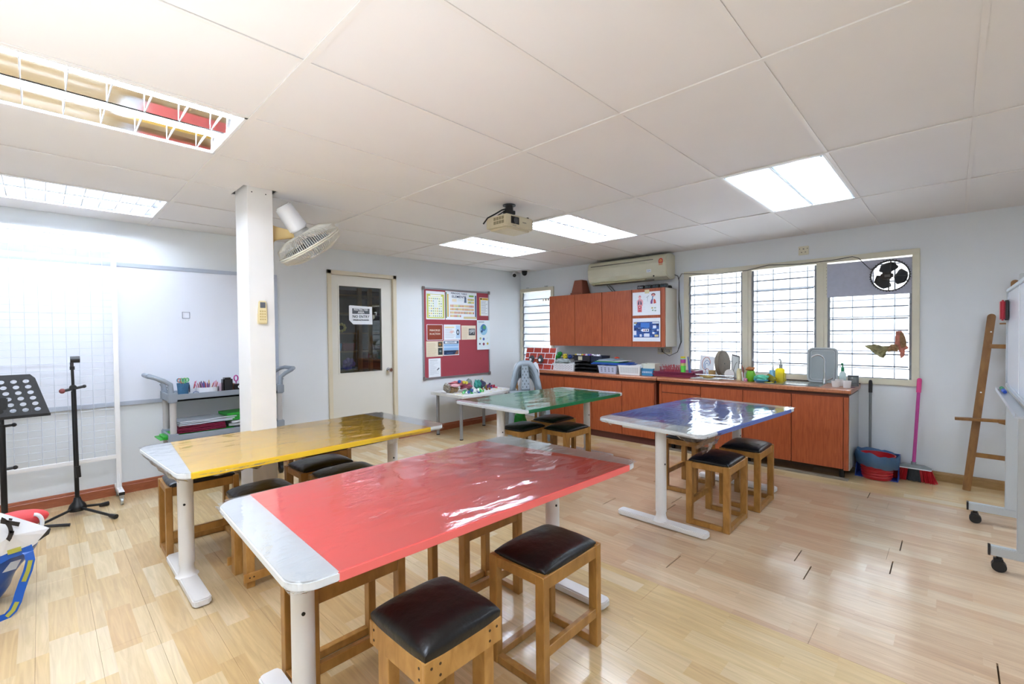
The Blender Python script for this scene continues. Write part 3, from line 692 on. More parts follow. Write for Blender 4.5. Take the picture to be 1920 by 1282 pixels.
def table(quad, color, label, near, far, legs, feet, skirts, seed, colname):
    """quad: near-left, near-right(front), far-right(front), far-left as seen; world xy"""
    cx_ = sum(q[0] for q in quad)/4; cy_ = sum(q[1] for q in quad)/4
    t = thing('activity_table', label, 'table', (cx_, cy_, 0))
    q = [Vector((a[0]-cx_, a[1]-cy_)) for a in quad]
    m = MB(); m.prism(rquad([q[0], q[1], q[2], q[3]], .075, 8), ZT-.026, ZT); m.build('tabletop', TOPW, t, bevel=.004)
    e = .0015
    (n0, n1), (f0, f1) = near, far
    A = lerp2(q[0], q[3], n0); B = lerp2(q[1], q[2], n1); C = lerp2(q[1], q[2], 1-f1); D = lerp2(q[0], q[3], 1-f0)
    up = (Vector(q[0])-Vector(q[1])).normalized()*e
    A = Vector(A)+up; D = Vector(D)+up; B = Vector(B)-up; C = Vector(C)-up
    m = MB(); m.prism([A, B, C, D], ZT-.028, ZT+.0008)
    tag(m.build('coloured_sheet', mat('sheet_'+colname, color, .38), t, bevel=.002), colname+' covering sheet')
    # clear film over the top, creased
    rnd = random.Random(seed)
    bm = bmesh.new(); nu, nv = 60, 34
    V = [[None]*(nv+1) for _ in range(nu+1)]
    ce = Vector((0, 0))
    creases = [(Vector((rnd.uniform(-.6, .6), rnd.uniform(-.3, .3))), rnd.uniform(0, PI), rnd.uniform(.15, .4)) for _ in range(16)]
    for i in range(nu+1):
        for j in range(nv+1):
            u, v = i/nu, j/nv
            p = Vector(lerp2(lerp2(q[0], q[3], u), lerp2(q[1], q[2], u), v))
            z = ZT+.0028+.0012*noise.noise(Vector((p.x*4+seed, p.y*9, 0)))
            for c0, a, L_ in creases:
                d = p-c0; s = d.x*math.cos(a)+d.y*math.sin(a); w = -d.x*math.sin(a)+d.y*math.cos(a)
                if abs(s) < L_: z += .0022*math.exp(-(w/.012)**2)*(1-(s/L_)**2)
            edge = min(u, 1-u, v, 1-v)
            V[i][j] = bm.verts.new((p.x, p.y, z))
    corn = .045
    for i in range(nu):
        for j in range(nv):
            u, v = (i+.5)/nu, (j+.5)/nv
            du, dv = min(u, 1-u)*1.56, min(v, 1-v)*.84
            if du < corn and dv < corn and (corn-du)**2+(corn-dv)**2 > corn**2*.8: continue
            bm.faces.new((V[i][j], V[i+1][j], V[i+1][j+1], V[i][j+1])).smooth = True
    for v_ in [x for x in bm.verts if not x.link_faces]: bm.verts.remove(v_)
    me = bpy.data.meshes.new('plastic_film'); bmesh.ops.recalc_face_normals(bm, faces=bm.faces[:]); bm.to_mesh(me); bm.free(); me.materials.append(FILM)
    o = bpy.data.objects.new('plastic_film', me); COL.objects.link(o); o.parent = t; o['label'] = 'creased clear plastic film'
    # loose skirts of film hanging under the edge: (side, from, to, drop)
    SD = {'near': (q[0], q[1]), 'front': (q[1], q[2]), 'far': (q[2], q[3]), 'back': (q[3], q[0])}
    for k, (sd, a, b, drop) in enumerate(skirts):
        P0, P1 = SD[sd]; out = (Vector((P1.y-P0.y, -(P1.x-P0.x)))).normalized()
        if out.dot((P0+P1)/2) < 0: out = -out
        def f(u, v):
            p = Vector(lerp2(P0, P1, a+(b-a)*u)); nz = noise.noise(Vector((u*9+k, v*3, seed)))
            dd = drop*(.5+.5*math.sin(PI*min(1, max(0, u))))*(1+.5*noise.noise(Vector((u*6, seed, k))))
            inn = .004-(.05*v*v)+.018*nz*v
            return (p.x+out.x*inn, p.y+out.y*inn, ZT-.012-dd*v)
        m = MB(); m.sheet(f, 26, 5); m.build('film_skirt', SKFILM, t, smooth=True)
    for (lx, ly), (fa, fb) in zip(legs, feet):
        lx -= cx_; ly -= cy_
        m = MB(); m.cyl((lx, ly, .10), (lx, ly, ZT-.03), .0365, n=24); m.build('leg', METALW, t, smooth=True)
        m = MB(); m.cyl((lx, ly, .03), (lx, ly, .13), .0325, n=24); m.lathe([(.055, .036), (.042, .045), (.034, .07), (.033, .08)], (lx, ly, 0), 20); m.build('leg_sleeve', METALW, t, smooth=True)
        m = MB()
        m.prism([(lx-.04, fa-cy_+.02), (lx-.034, fa-cy_+.006), (lx-.02, fa-cy_), (lx+.02, fa-cy_), (lx+.034, fa-cy_+.006), (lx+.04, fa-cy_+.02), (lx+.04, fb-cy_-.02), (lx+.034, fb-cy_-.006), (lx+.02, fb-cy_), (lx-.02, fb-cy_), (lx-.034, fb-cy_-.006), (lx-.04, fb-cy_-.02)], .005, .04)
        m.build('foot', METALW, t, bevel=.006)
        m = MB()
        for y in (fa+.04, fb-.04): m.cyl((lx, y-cy_, 0), (lx, y-cy_, .006), .02, n=12)
        m.build('foot_pad', BLK, t)
        m = MB(); m.b2((lx-.035, ly-.28, ZT-.056), (lx+.035, ly+.28, ZT-.027)); m.build('bracket_arm', METALW, t, bevel=.004)
        m = MB(); m.cyl((lx-.012, ly-.038, .43), (lx-.012, ly-.034, .43), .006, n=10); tag(m.build('bolt', BLKM, t), 'dark bolt head')
    m = MB()
    for s in (-.22, .22): m.beam((legs[0][0]-cx_, legs[0][1]-cy_+s, ZT-.045), (legs[1][0]-cx_, legs[1][1]-cy_+s, ZT-.045), .03, .03)
    m.build('under_frame', METALW, t)
    return t
table([(.45, 2.004), (.42, 1.176), (2.027, 1.096), (1.987, 1.986)], '#ff7872', 'red-topped white table nearest the viewer, wrapped in clear film', (.074, .074), (.12, .06), [(.585, 1.54), (1.865, 1.52)], [(1.19, 1.89), (1.19, 1.86)],
      [('near', .0, .15, .02), ('near', .93, 1, .02), ('far', .2, .8, .02)], 3, 'red')
table([(.372, 3.353), (.423, 2.515), (1.964, 2.541), (1.914, 3.362)], '#fdd23a', 'yellow-topped table between the pillar and the red table', (.1, .03), (.09, .09), [(.53, 2.99), (1.79, 2.97)], [(2.64, 3.34), (2.64, 3.30)],
      [('near', .1, .95, .07), ('front', .05, .28, .035), ('front', .62, .98, .06), ('far', .1, .9, .05)], 5, 'yellow')
table([(2.864, 1.907), (2.749, 1.083), (4.288, 0.919), (4.378, 1.785)], '#6277ba', 'blue-topped table standing in front of the window worktop', (.11, .127), (.06, .078), [(2.945, 1.44), (4.19, 1.35)], [(1.12, 1.76), (1.04, 1.67)],
      [('near', .02, .2, .03), ('near', .75, 1, .05), ('front', .0, .16, .11), ('front', .16, .5, .035)], 11, 'blue')
table([(2.70, 3.40), (2.70, 2.489), (4.228, 2.46), (4.22, 3.28)], '#0f7a4a', 'green-topped table by the stacked grey chairs', (.06, .04), (.04, .06), [(2.92, 2.98), (4.17, 2.90)], [(2.66, 3.3), (2.58, 3.22)],
      [('front', .05, .3, .02), ('near', .1, .6, .015)], 17, 'green')

# ================================================================== STOOLS
LX, LY, HT = .385, .288, .435
def cushion(t, lx, ly, z0, edge, dome, seed=0, m_=None):
    m = MB(); n = 14
    def f(u, v):
        a, b = (u-.5)*2, (v-.5)*2
        # superellipse outline pulled in at the corners
        k = 1-.035*(abs(a)*abs(b))**3
        h = (1-abs(a)**5)*(1-abs(b)**5); h = max(0, h)**.45
        d = (1-a*a)*(1-b*b)
        return (a*lx/2*k, b*ly/2*k, z0+edge*.45+edge*.55*h+dome*d**.6+.0015*noise.noise(Vector((a*3, b*3, seed))))
    nn = 22
    g = [[None]*(nn+1) for _ in range(nn+1)]
    W_ = lambda x: .5-.5*math.cos(PI*x)
    for i in range(nn+1):
        for j in range(nn+1): g[i][j] = m.bm.verts.new(f(W_(i/nn), W_(j/nn)))
    for i in range(nn):
        for j in range(nn): m.bm.faces.new((g[i][j], g[i+1][j], g[i+1][j+1], g[i][j+1]))
    rim = [g[i][0] for i in range(nn+1)]+[g[nn][j] for j in range(1, nn+1)]+[g[i][nn] for i in range(nn-1, -1, -1)]+[g[0][j] for j in range(nn-1, 0, -1)]
    low = [m.bm.verts.new((v.co.x*.985, v.co.y*.985, z0)) for v in rim]
    k = len(rim)
    for i in range(k): m.bm.faces.new((rim[i], low[i], low[(i+1) % k], rim[(i+1) % k]))
    m.bm.faces.new(low)
    o = m.build('seat_cushion', m_ or VINYL, t, smooth=True)
    return tag(o, 'padded black vinyl cushion')
def stool_a(name='stool'):
    t = thing(name, 'x', 'stool')
    a, b = LX/2, LY/2; w, d = .042, .034
    for sx_ in (-1, 1):
        for s_ in (-1, 1):
            m = MB(); m.b2((sx_*a, s_*b, 0), (sx_*(a-d), s_*(b-w), HT)); m.build('leg', STOOLW, t, bevel=.0025, seg=1)
        m = MB(); m.b2((sx_*a-sx_*.004, -(b-w), HT-.042), (sx_*(a-.03), b-w, HT-.002)); m.build('top_rail', STOOLW, t, bevel=.002, seg=1)
        m = MB(); m.b2((sx_*a-sx_*.002, -(b-w), .002), (sx_*(a-.03), b-w, .034)); m.build('floor_rail', STOOLW, t, bevel=.002, seg=1)
    for s_ in (-1, 1):
        m = MB(); m.b2((-(a-d), s_*(b-.004), HT-.055), (a-d, s_*(b-.028), HT-.004)); m.build('apron', STOOLW, t, bevel=.002, seg=1)
    m = MB(); m.b2((-(a-d), -(b-.002), .002), (a-d, -(b-.032), .034)); m.build('floor_rail', STOOLW, t, bevel=.002, seg=1)
    m = MB(); m.b2((-(a-d), b-.004, .125), (a-d, b-.026, .165)); m.build('stretcher', STOOLW, t, bevel=.002, seg=1)
    cushion(t, LX-.03, LY-.012, HT-.006, .028, .02)
    return t
def stool_b():
    t = thing('stool', 'x', 'stool'); a = .147; H = .435
    lt = wood('light_stool_wood', '#b07e3a', '#cc9a54', (5, 5, 2), .42, .2, 5)
    for sx_ in (-1, 1):
        for s_ in (-1, 1):
            m = MB(); m.b2((sx_*(a-.018), s_*(a-.018), 0), (sx_*(a-.058), s_*(a-.078), H-.02)); m.build('leg', lt, t, bevel=.002, seg=1)
    for s_ in (-1, 1):
        m = MB(); m.b2((-a, s_*a, H-.075), (a, s_*(a-.018), H)); m.build('apron', lt, t, bevel=.002, seg=1)
        m = MB(); m.b2((s_*a, -(a-.018), H-.075), (s_*(a-.018), a-.018, H)); m.build('apron', lt, t, bevel=.002, seg=1)
        m = MB(); m.b2((-a, s_*a, .04), (a, s_*(a-.016), .085)); m.build('low_rail', lt, t, bevel=.002, seg=1)
    m = MB()
    for s_ in (-1, 1):
        for x in (-.125, -.095, .095, .125):
            for z in (H-.022, H-.054): 
                if abs(x) > .11 and z < H-.05: continue
                m.cyl((x, s_*(a+.0012), z), (x, s_*(a-.003), z), .0042, n=8)
        for y in (-.12, .12):
            for z in (H-.022, H-.054): m.cyl((s_*(a+.0012), y, z), (s_*(a-.003), y, z), .0042, n=8)
        for x in (-.12, -.1, .1, .12): m.cyl((x, s_*(a+.0012), .0625), (x, s_*(a-.003), .0625), .0042, n=8)
    tag(m.build('screw_head', mat('screw_brown', '#4a3520', .5, metal=.3), t), kind='stuff')
    cushion(t, .3, .3, H-.002, .045, .016, 3)
    return t
sa = stool_a(); sb = stool_b()
GS = 'black-cushioned wooden stools around the tables'
spots = [  # x, y, rot(180?), type, label
 (.850, 1.170, 0, 'b', 'stool with screwed apron boards, nearest the viewer at the bottom edge'),
 (1.447, 1.215, 1, 'a', 'stool in front of the red table, right of the nearest stool'),
 (1.505, 1.725, 1, 'a', 'stool pushed under the middle of the red table'),
 (.825, 1.745, 1, 'a', 'stool under the red table, right beside its near leg'),
 (.855, 2.79, 0, 'b', 'stool with low screwed boards between the red and yellow tables, left one'),
 (1.37, 2.835, 1, 'a', 'stool behind the red table, its cushion cut by the red tabletop edge'),
 (1.345, 3.17, 1, 'a', 'stool at the foot of the pillar under the yellow table'),
 (1.50, 3.56, 0, 'a', 'stool behind the pillar, almost hidden under the yellow table'),
 (.69, 3.475, 1, 'a', 'stool under the left end of the yellow table, beside its leg'),
 (3.185, 2.95, 0, 'a', 'stool at the left of three under the green table, by its near leg'),
 (3.69, 2.98, 0, 'a', 'rearmost of the three stools under the green table'),
 (3.435, 2.62, 0, 'a', 'stool at the right front of the three under the green table'),
 (3.292, 1.190, 0, 'a', 'front stool under the blue table, beside its front leg'),
 (3.815, 1.155, 0, 'a', 'stool at the right side of the blue table with a thick cushion'),
 (3.84, 1.62, 0, 'a', 'stool behind the front leg of the blue table'),
]
ua = ub = False
for x, y, r, ty, lab in spots:
    if ty == 'a': o = copy_tree(sa) if ua else sa; ua = True
    else: o = copy_tree(sb) if ub else sb; ub = True
    o.location = (x, y, 0); o.rotation_euler = (0, 0, PI*r+random.uniform(-.02, .02)); o['label'] = lab; o['group'] = GS

# ================================================================== WORKTOPS AND CABINETS
WZ = .81; CX = 4.93
def cabinet(name, label, y0, y1, doors, zlow, plinth, extra=None):
    t = thing(name, label, 'cabinet', (XB-.25, (y0+y1)/2, 0))
    m = MB(); m.b2((CX+.02, y0+.0, zlow), (XB-.002, y1, WZ-.062)); m.build('carcass', mat('carcass', '#8b4a33', .5), t, world=True)
    for (a, b, z0, z1, nm) in doors:
        m = MB(); m.b2((CX, b+.0015, z0), (CX+.018, a-.0015, z1)); m.build(nm, LAM, t, world=True, bevel=.0012, seg=1)
    if plinth:
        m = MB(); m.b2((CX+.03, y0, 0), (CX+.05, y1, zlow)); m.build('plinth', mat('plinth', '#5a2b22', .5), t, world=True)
    return t
zd = .085; zt = .735
cabinet('base_cabinet', 'left base cabinet with four reddish wood doors behind the green table', 2.475, 4.25, [(4.25, 3.797, zd, zt, 'door'), (3.793, 3.357, zd, zt, 'door'), (3.353, 2.915, zd, zt, 'door'), (2.911, 2.49, zd, zt, 'door')], .08, True)
c = cabinet('base_cabinet', 'right base cabinet under the sink with reddish wood doors and one drawer', .66, 2.43, [(2.396, 1.956, .645, zt, 'drawer'), (2.396, 1.956, zd+.01, .638, 'door'), (1.952, 1.533, zd+.01, zt, 'door'), (1.529, 1.104, zd+.01, zt, 'door'), (1.10, .70, zd+.01, zt, 'door')], .10, False)
m = MB(); m.b2((CX+.004, .662, zd), (CX+.02, .697, zt)); m.build('end_stile', LAM, c, world=True)
m = MB(); m.b2((CX+.004, 2.40, .0), (CX+.02, 2.43, zt)); m.build('end_stile', LAM, c, world=True)
m = MB(); m.b2((CX+.02, .655, zd), (XB-.002, .662, WZ-.062)); tag(m.build('end_panel', mat('melamine', '#b9bdbd', .45), c, world=True), 'pale grey melamine end panel')
m = MB()
for y in (.72, 1.5, 2.3):
    for x in (CX+.08, XB-.08): m.cyl((x, y, 0), (x, y, .1), .02, n=12)
m.build('foot', BLK, c, world=True)
m = MB(); m.b2((CX-.03, .66, .001), (CX+.03, 2.35, .014)); one('floor_strip', m, mat('dusty_plank', '#7d705e', .7, var=.2), 'dusty grey-brown plank lying on the floor under the sink cabinet', 'plank')
def worktop(name, label, y0, y1):
    t = thing(name, label, 'worktop', (XB-.28, (y0+y1)/2, WZ-.04)); m = MB()
    m.prism([(4.90, WZ-.035), (4.905, WZ-.04), (XB-.001, WZ-.04), (XB-.001, WZ), (4.915, WZ), (4.905, WZ-.004), (4.90, WZ-.012)], y0, y1, (Vector(), Vector((1, 0, 0)), Vector((0, 0, 1)), Vector((0, 1, 0))))
    m.build('top', LAMTOP, t, world=True); m = MB(); m.b2((4.93, y0+.02, WZ-.06), (XB-.01, y1-.02, WZ-.041)); m.build('shadow_batten', mat('batten_dark', '#4f2a1d', .6), t, world=True)  # dark brown batten between the worktop slab and the carcass
    return t
worktop('worktop', 'left wood worktop carrying the baskets and crates', 2.45, 4.26)
w = worktop('worktop', 'right wood worktop around the sink', .64, 2.44)
m = MB(); m.b2((XB-.02, .64, WZ), (XB-.004, 1.5, WZ+.022)); tag(m.build('black_upstand', BLK, w, world=True), 'black upstand strip')
# wall cabinet
wx = 5.155
t = thing('wall_cabinet', 'reddish wood wall cabinet with four doors below the air conditioner', 'cabinet', (XB-.16, 3.34, 1.15))
m = MB(); m.b2((wx+.02, 2.465, 1.15), (XB-.002, 4.225, 1.858)); m.build('carcass', mat('carcass', '#8b4a33'), t, world=True)
for a, b in ((4.225, 3.777), (3.773, 3.337), (3.333, 2.90), (2.896, 2.515)):
    m = MB(); m.b2((wx, b+.0015, 1.148), (wx+.018, a-.0015, 1.858)); m.build('door', LAM, t, world=True, bevel=.001, seg=1)
m = MB(); m.b2((wx+.003, 2.465, 1.148), (wx+.02, 2.511, 1.858)); m.build('end_stile', LAM, t, world=True)
m = MB(); m.b2((wx+.02, 2.457, 1.15), (XB-.002, 2.465, 1.855)); tag(m.build('end_panel', mat('cream_panel', '#d3cfbf', .45), t, world=True), 'cream side panel')
# posters on its last door
def poster(name, label, fr, w, h, patches, texts=(), base='#e9edf2', cat='poster', th=.0012):
    O, e1, e2, e3 = fr
    t = thing(name, label, cat, O+e1*w/2)
    m = MB(); m.prism([(0, 0), (w, 0), (w, h), (0, h)], 0, th, fr); m.build('sheet', mat('sheet_'+base, base, .5), t, world=True)
    if patches: printed(patches, (O+e3*th, e1, e2, e3), t, 'print', w, h)
    for s, sz, u, v, c, sx in texts:
        text(s, sz, (O+e1*(u*w)+e2*(v*h)+e3*(th+.001), e1, e2, e3), t, mat('ink_'+c, c, .6), sx=sx, depth=.0002, bold=.0004)
    return t
rnd = random.Random(4)
P1 = []
# torso figure: head, neck, shoulders, lungs, gut
P1 += [disc(.27, .80, .055, '#e7a9ae', asp=1.1), (.235, .70, .305, .78, '#e9b4b8'), ([(.16, .62), (.22, .70), (.33, .70), (.39, .62), (.38, .42), (.17, .42)], '#e5a6b0'), ([(.185, .44), (.35, .44), (.345, .14), (.19, .14)], '#dd7c85'),
       disc(.275, .83, .02, '#b4404f'), ([(.20, .46), (.25, .46), (.255, .64), (.235, .66), (.2, .54)], '#47405c'), ([(.29, .46), (.345, .46), (.335, .56), (.30, .66), (.29, .6)], '#4b4561'), disc(.265, .34, .055, '#b8404f', asp=1.1), disc(.265, .35, .03, '#e8bcc0'), disc(.27, .2, .05, '#c8505a', asp=.9)]
P1 += [(.08, v, .16, v+.006, '#b8c3cb') for v in (.3, .36, .24, .66, .76)]+[(.39, v, .47, v+.006, '#b8c3cb') for v in (.26, .34, .5, .68, .78)]
P1 += [disc(.76, .86, .075, '#7c3b40', asp=.85), disc(.76, .83, .055, '#e09c93', asp=.9), ([(.71, .60), (.74, .60), (.76, .80), (.72, .82)], '#5a86b4'), ([(.66, .48), (.73, .48), (.74, .66), (.70, .68), (.66, .58)], '#7d4d8e'), ([(.77, .48), (.86, .5), (.84, .62), (.80, .68), (.77, .66)], '#d5534a'), disc(.72, .30, .035, '#c9b27a'), disc(.82, .30, .04, '#a9bcae', asp=.7), disc(.74, .2, .03, '#7fa58e'), disc(.83, .18, .035, '#93a9a0', asp=.8),
       ([(.50, .76), (.60, .84), (.62, .83), (.56, .78), (.56, .58), (.55, .58), (.545, .77), (.51, .75)], '#a9b1b6')]
poster('anatomy_poster', 'white poster with two pink anatomy figures on the wall cabinet door', FB((wx-.001, 2.885, 1.535)), .365, .285, P1)
P2 = [(.04, .17, .96, .84, '#2a4f96')]
for _ in range(60):
    u, v = rnd.uniform(.05, .9), rnd.uniform(.19, .78); P2.append((u, v, min(.95, u+rnd.uniform(.03, .12)), min(.83, v+rnd.uniform(.02, .07)), rnd.choice(['#1c2d5c', '#3b6fc0', '#244078', '#5b8fd0', '#2f5aa8', '#1d3a78', '#6b7fa8'])))
P2 += [(.30, .6, .62, .80, '#3f7bd0'), ([(.30, .48), (.36, .42), (.60, .42), (.60, .54), (.36, .54)], '#e8ecf4'), (.40, .45, .43, .51, '#c05a30'), (.46, .45, .49, .51, '#333'+'a44'), (.52, .45, .57, .51, '#26355c'), (.74, .56, .86, .68, '#e6e9f6'), (.04, .28, .14, .46, '#dfe4ef'), (.42, .2, .62, .34, '#e2e8f4'), (.26, .2, .34, .31, '#d7dfee'), (.72, .32, .80, .40, '#eef0f6'), (.80, .2, .93, .29, '#e6d59a'), (.88, .44, .95, .52, '#cfd9ea'), (.72, .76, .95, .82, '#dfe6ee'), (.05, .78, .16, .82, '#d9b35a'), (.05, .7, .12, .76, '#bfe0e8')]
poster('space_poster', 'blue science chart with white panels on the wall cabinet door', FB((wx-.001, 2.885, 1.215)), .365, .285, P2)
m = MB(); m.b2((wx-.0035, 2.66, 1.80), (wx-.0018, 2.72, 1.845)); one('tape_tab', m, mat('masking_tape', '#d9cda2', .6), 'piece of cream masking tape above the anatomy poster', 'tape')

# air conditioner
t = thing('air_conditioner', 'old cream split air conditioner high on the window wall', 'air conditioner', (XB, 3.03, 1.96))
ay0, ay1 = 2.475, 3.60
AC = mat('ac_cream', '#d6d2bb', .4, var=.02)
m = MB(); prof = [(XB-.003, 1.99), (XB-.003, 2.27), (XB-.10, 2.285), (XB-.19, 2.275), (XB-.235, 2.25), (XB-.255, 2.17), (XB-.25, 2.06), (XB-.22, 2.005), (XB-.13, 1.972), (XB-.05, 1.975)]
m.prism(prof, ay0, ay1, (Vector(), Vector((1, 0, 0)), Vector((0, 0, 1)), Vector((0, 1, 0)))); m.build('casing', AC, t, world=True, bevel=.008)
m = MB(); m.beam((XB-.247, ay0+.17, 2.215), (XB-.247, ay1-.05, 2.215), .006, .008); m.build('grille_slot', mat('slot_dark', '#5f5c50', .6), t, world=True)
m = MB(); m.prism([(0, 0), (.85, 0), (.72, .035), (.10, .03)], 0, .004, (Vector((XB-.252, ay1-.06, 2.175)), Vector((0, -1, 0)), Vector((0, 0, 1)), Vector((-1, 0, .0)))); m.build('front_panel', mat('ac_panel', '#cbc8b0', .4), t, world=True, bevel=.002)
m = MB(); m.beam((XB-.205, ay0+.28, 1.992), (XB-.205, ay1-.05, 1.992), .085, .008, up=(-.4, 0, 1)); m.build('outlet_flap', mat('ac_flap', '#c9c2a0', .45), t, world=True, bevel=.002)
m = MB(); m.beam((XB-.165, ay0+.2, 1.975), (XB-.165, ay1-.06, 1.975), .012, .012); m.build('outlet_gap', mat('slot_dark', '#5f5c50'), t, world=True)
m = MB(); m.ball((XB-.232, ay0+.17, 2.015), .010, 8); m.build('receiver', BLK, t, world=True)
fr = (Vector((XB-.150, ay0-.0005, 2.13)), Vector((1, 0, 0)), Vector((0, 0, 1)), Vector((0, -1, 0)))
fr2 = (Vector((XB-.2565, ay0+.095, 2.13)), Vector((0, -1, 0)), Vector((.06, 0, 1)).normalized(), Vector((-1, 0, .06)).normalized())
printed([([(0, .35), (1, .35), (1, .75), (.8, .95), (.5, 1), (.2, .95), (0, .75)], '#c9402c'), (.05, .05, .95, .33, '#d8a884'), ([(.25, .5), (.75, .5), (.75, .72), (.5, .85), (.25, .72)], '#e0c070'), (.4, .55, .6, .7, '#c9402c')], fr2, t, 'energy_label', .055, .09, .002)
fr3 = (Vector((XB-.2585, ay0+.25, 2.062)), Vector((0, -1, 0)), Vector((0, 0, 1)), Vector((-1, 0, 0)))
printed([(0, 0, 1, 1, '#e6ebf0')], fr3, t, 'number_sticker', .06, .036, .002)
text('12 V', .022, (fr3[0]+Vector((-.0026, -.03, .018)), fr3[1], fr3[2], fr3[3]), t, mat('ink_blue', '#3d5a8c', .6))
m = MB(); m.ring([(XB-.05, 3.40, 1.985), (XB-.03, 3.36, 1.94), (XB-.02, 3.31, 1.88)], .008); m.ring([(XB-.07, 3.42, 1.985), (XB-.05, 3.38, 1.93), (XB-.04, 3.33, 1.87)], .006); one('drain_hose', m, mat('hose_grey', '#8f918c', .5), 'short grey pipes between air conditioner and wall cabinet', 'pipe')
m = MB(); m.ring([(XB-.03, 2.47, 2.03), (XB-.03, 2.43, 2.01), (XB-.03, 2.415, 1.95), (XB-.02, 2.42, 1.88), (XB-.02, 2.425, 1.5), (XB-.02, 2.40, 1.2), (XB-.02, 2.43, 1.12)], .005); one('ac_cable', m, mat('cable_grey', '#55585a', .5), 'grey cable running down beside the wall cabinet', 'cable')
# things on the wall cabinet
t = thing('plant_pot', 'square terracotta-brown plastic plant pot upside down on the wall cabinet', 'pot', (5.30, 3.775, 1.858))
m = MB(); B = .095; T_ = .064
v = [m.bm.verts.new((sx_*r, s_*r, z)) for r, z in ((B, .03), (T_, .205)) for sx_, s_ in ((-1, -1), (1, -1), (1, 1), (-1, 1))]
for i in range(4): m.bm.faces.new((v[i], v[(i+1) % 4], v[4+(i+1) % 4], v[4+i]))
m.bm.faces.new(v[4:]); m.bm.faces.new(v[:4][::-1]); POT = mat('pot_brown', '#8a4a35', .55); m.build('wall', POT, t, bevel=.006)
m = MB(); m.b2((-.105, -.105, 0), (.105, .105, .03)); m.build('rim', POT, t, bevel=.004)
for k, (yy, w_) in enumerate(((2.80, .085), (2.70, .085), (2.60, .085), (2.50, .085))):
    t = thing('counting_block', ('leftmost', 'second', 'third', 'rightmost')[k]+' black block with pale pegs in the row on the wall cabinet', 'block', (wx+.06, yy, 1.858), 0, 'black pegged blocks on the wall cabinet')
    m = MB(); m.prism([(-.03, 0), (.03, 0), (.022, .05), (-.022, .05)], -w_/2, w_/2, (Vector((0, 0, .0)), Vector((1, 0, 0)), Vector((0, 0, 1)), Vector((0, 1, 0)))); m.build('body', BLK, t, bevel=.004)
    m = MB()
    for q in range(3): m.ball((-.026, -.024+.024*q, .026), .008, 8)
    m.build('peg', mat('peg_teal' if k else 'peg_pale', '#3d6470' if k else '#b9c0c4', .5), t)
m = MB(); m.prism([(-.04, 0), (.04, 0), (.025, .035), (-.025, .035)], -.05, .05, (Vector((wx+.18, 2.52, 1.858)), Vector((1, 0, 0)), Vector((0, 0, 1)), Vector((0, 1, 0)))); one('tape_dispenser', m, BLK, 'black tape dispenser at the right end of the wall cabinet top', 'dispenser', bevel=.006)
# sockets
def socket(label, p, holes=True):
    t = thing('wall_socket', label, 'socket', p)
    m = MB(); m.b2((-.014, -.045, -.045), (0, .045, .045)); m.build('plate', mat('socket_cream', '#d9d4bc', .4), t, bevel=.004)
    m = MB()
    for a in (-.0, ):
        m.b2((-.0155, -.006, .012), (-.013, .006, .02)); m.b2((-.0155, -.022, -.02), (-.013, -.012, -.014)); m.b2((-.0155, .012, -.02), (-.013, .022, -.014)); m.b2((-.0155, -.036, .014), (-.013, -.031, .024)); m.b2((-.0155, .031, .014), (-.013, .036, .024))
    m.build('pin_hole', BLK, t)
    return t
socket('cream wall socket above the middle of the wide window', (XB, 1.112, 2.148))
for lab, py in (('left wall socket with a plug under the wall cabinet', 1240), ('right wall socket with a plug under the wall cabinet', 1254)):
    p = XAt(py, 657); t = socket(lab, (XB, p.y, p.z))
    m = MB(); m.b2((-.045, -.022, -.022), (-.014, .022, .022)); m.build('plug', mat('plug_grey', '#b9b7aa', .5), t, bevel=.006)
# security cameras
t = thing('bullet_camera', 'small white bullet camera with black face in the ceiling corner', 'camera', (5.21, 4.98, ZC))
m = MB(); m.cyl((0, 0, -.012), (0, 0, 0), .035, n=16); m.cyl((0, 0, -.05), (0, 0, -.01), .008, n=8); m.build('mount', WHITEP, t)
m = MB(); d = Vector((-.65, -.72, -.25)).normalized(); c0 = Vector((0, 0, -.06)); m.cyl(c0-d*.05, c0+d*.04, .031, n=18); m.build('body', WHITEP, t, smooth=True)
m = MB(); m.cyl(c0+d*.04, c0+d*.044, .028, n=18); m.ball(c0+d*.046, .012, 8); tag(m.build('lens', BLK, t), 'black lens face')
t = thing('dome_camera', 'black dome camera beside the bullet camera in the corner', 'camera', (5.32, 4.86, ZC))
m = MB(); m.cyl((0, 0, -.018), (0, 0, 0), .045, n=20); m.build('mount', BLK, t); m = MB(); m.ball((0, 0, -.03), .042, 18, (1, 1, 1.05)); m.build('dome', mat('dome_black', '#17181b', .15), t, smooth=True)

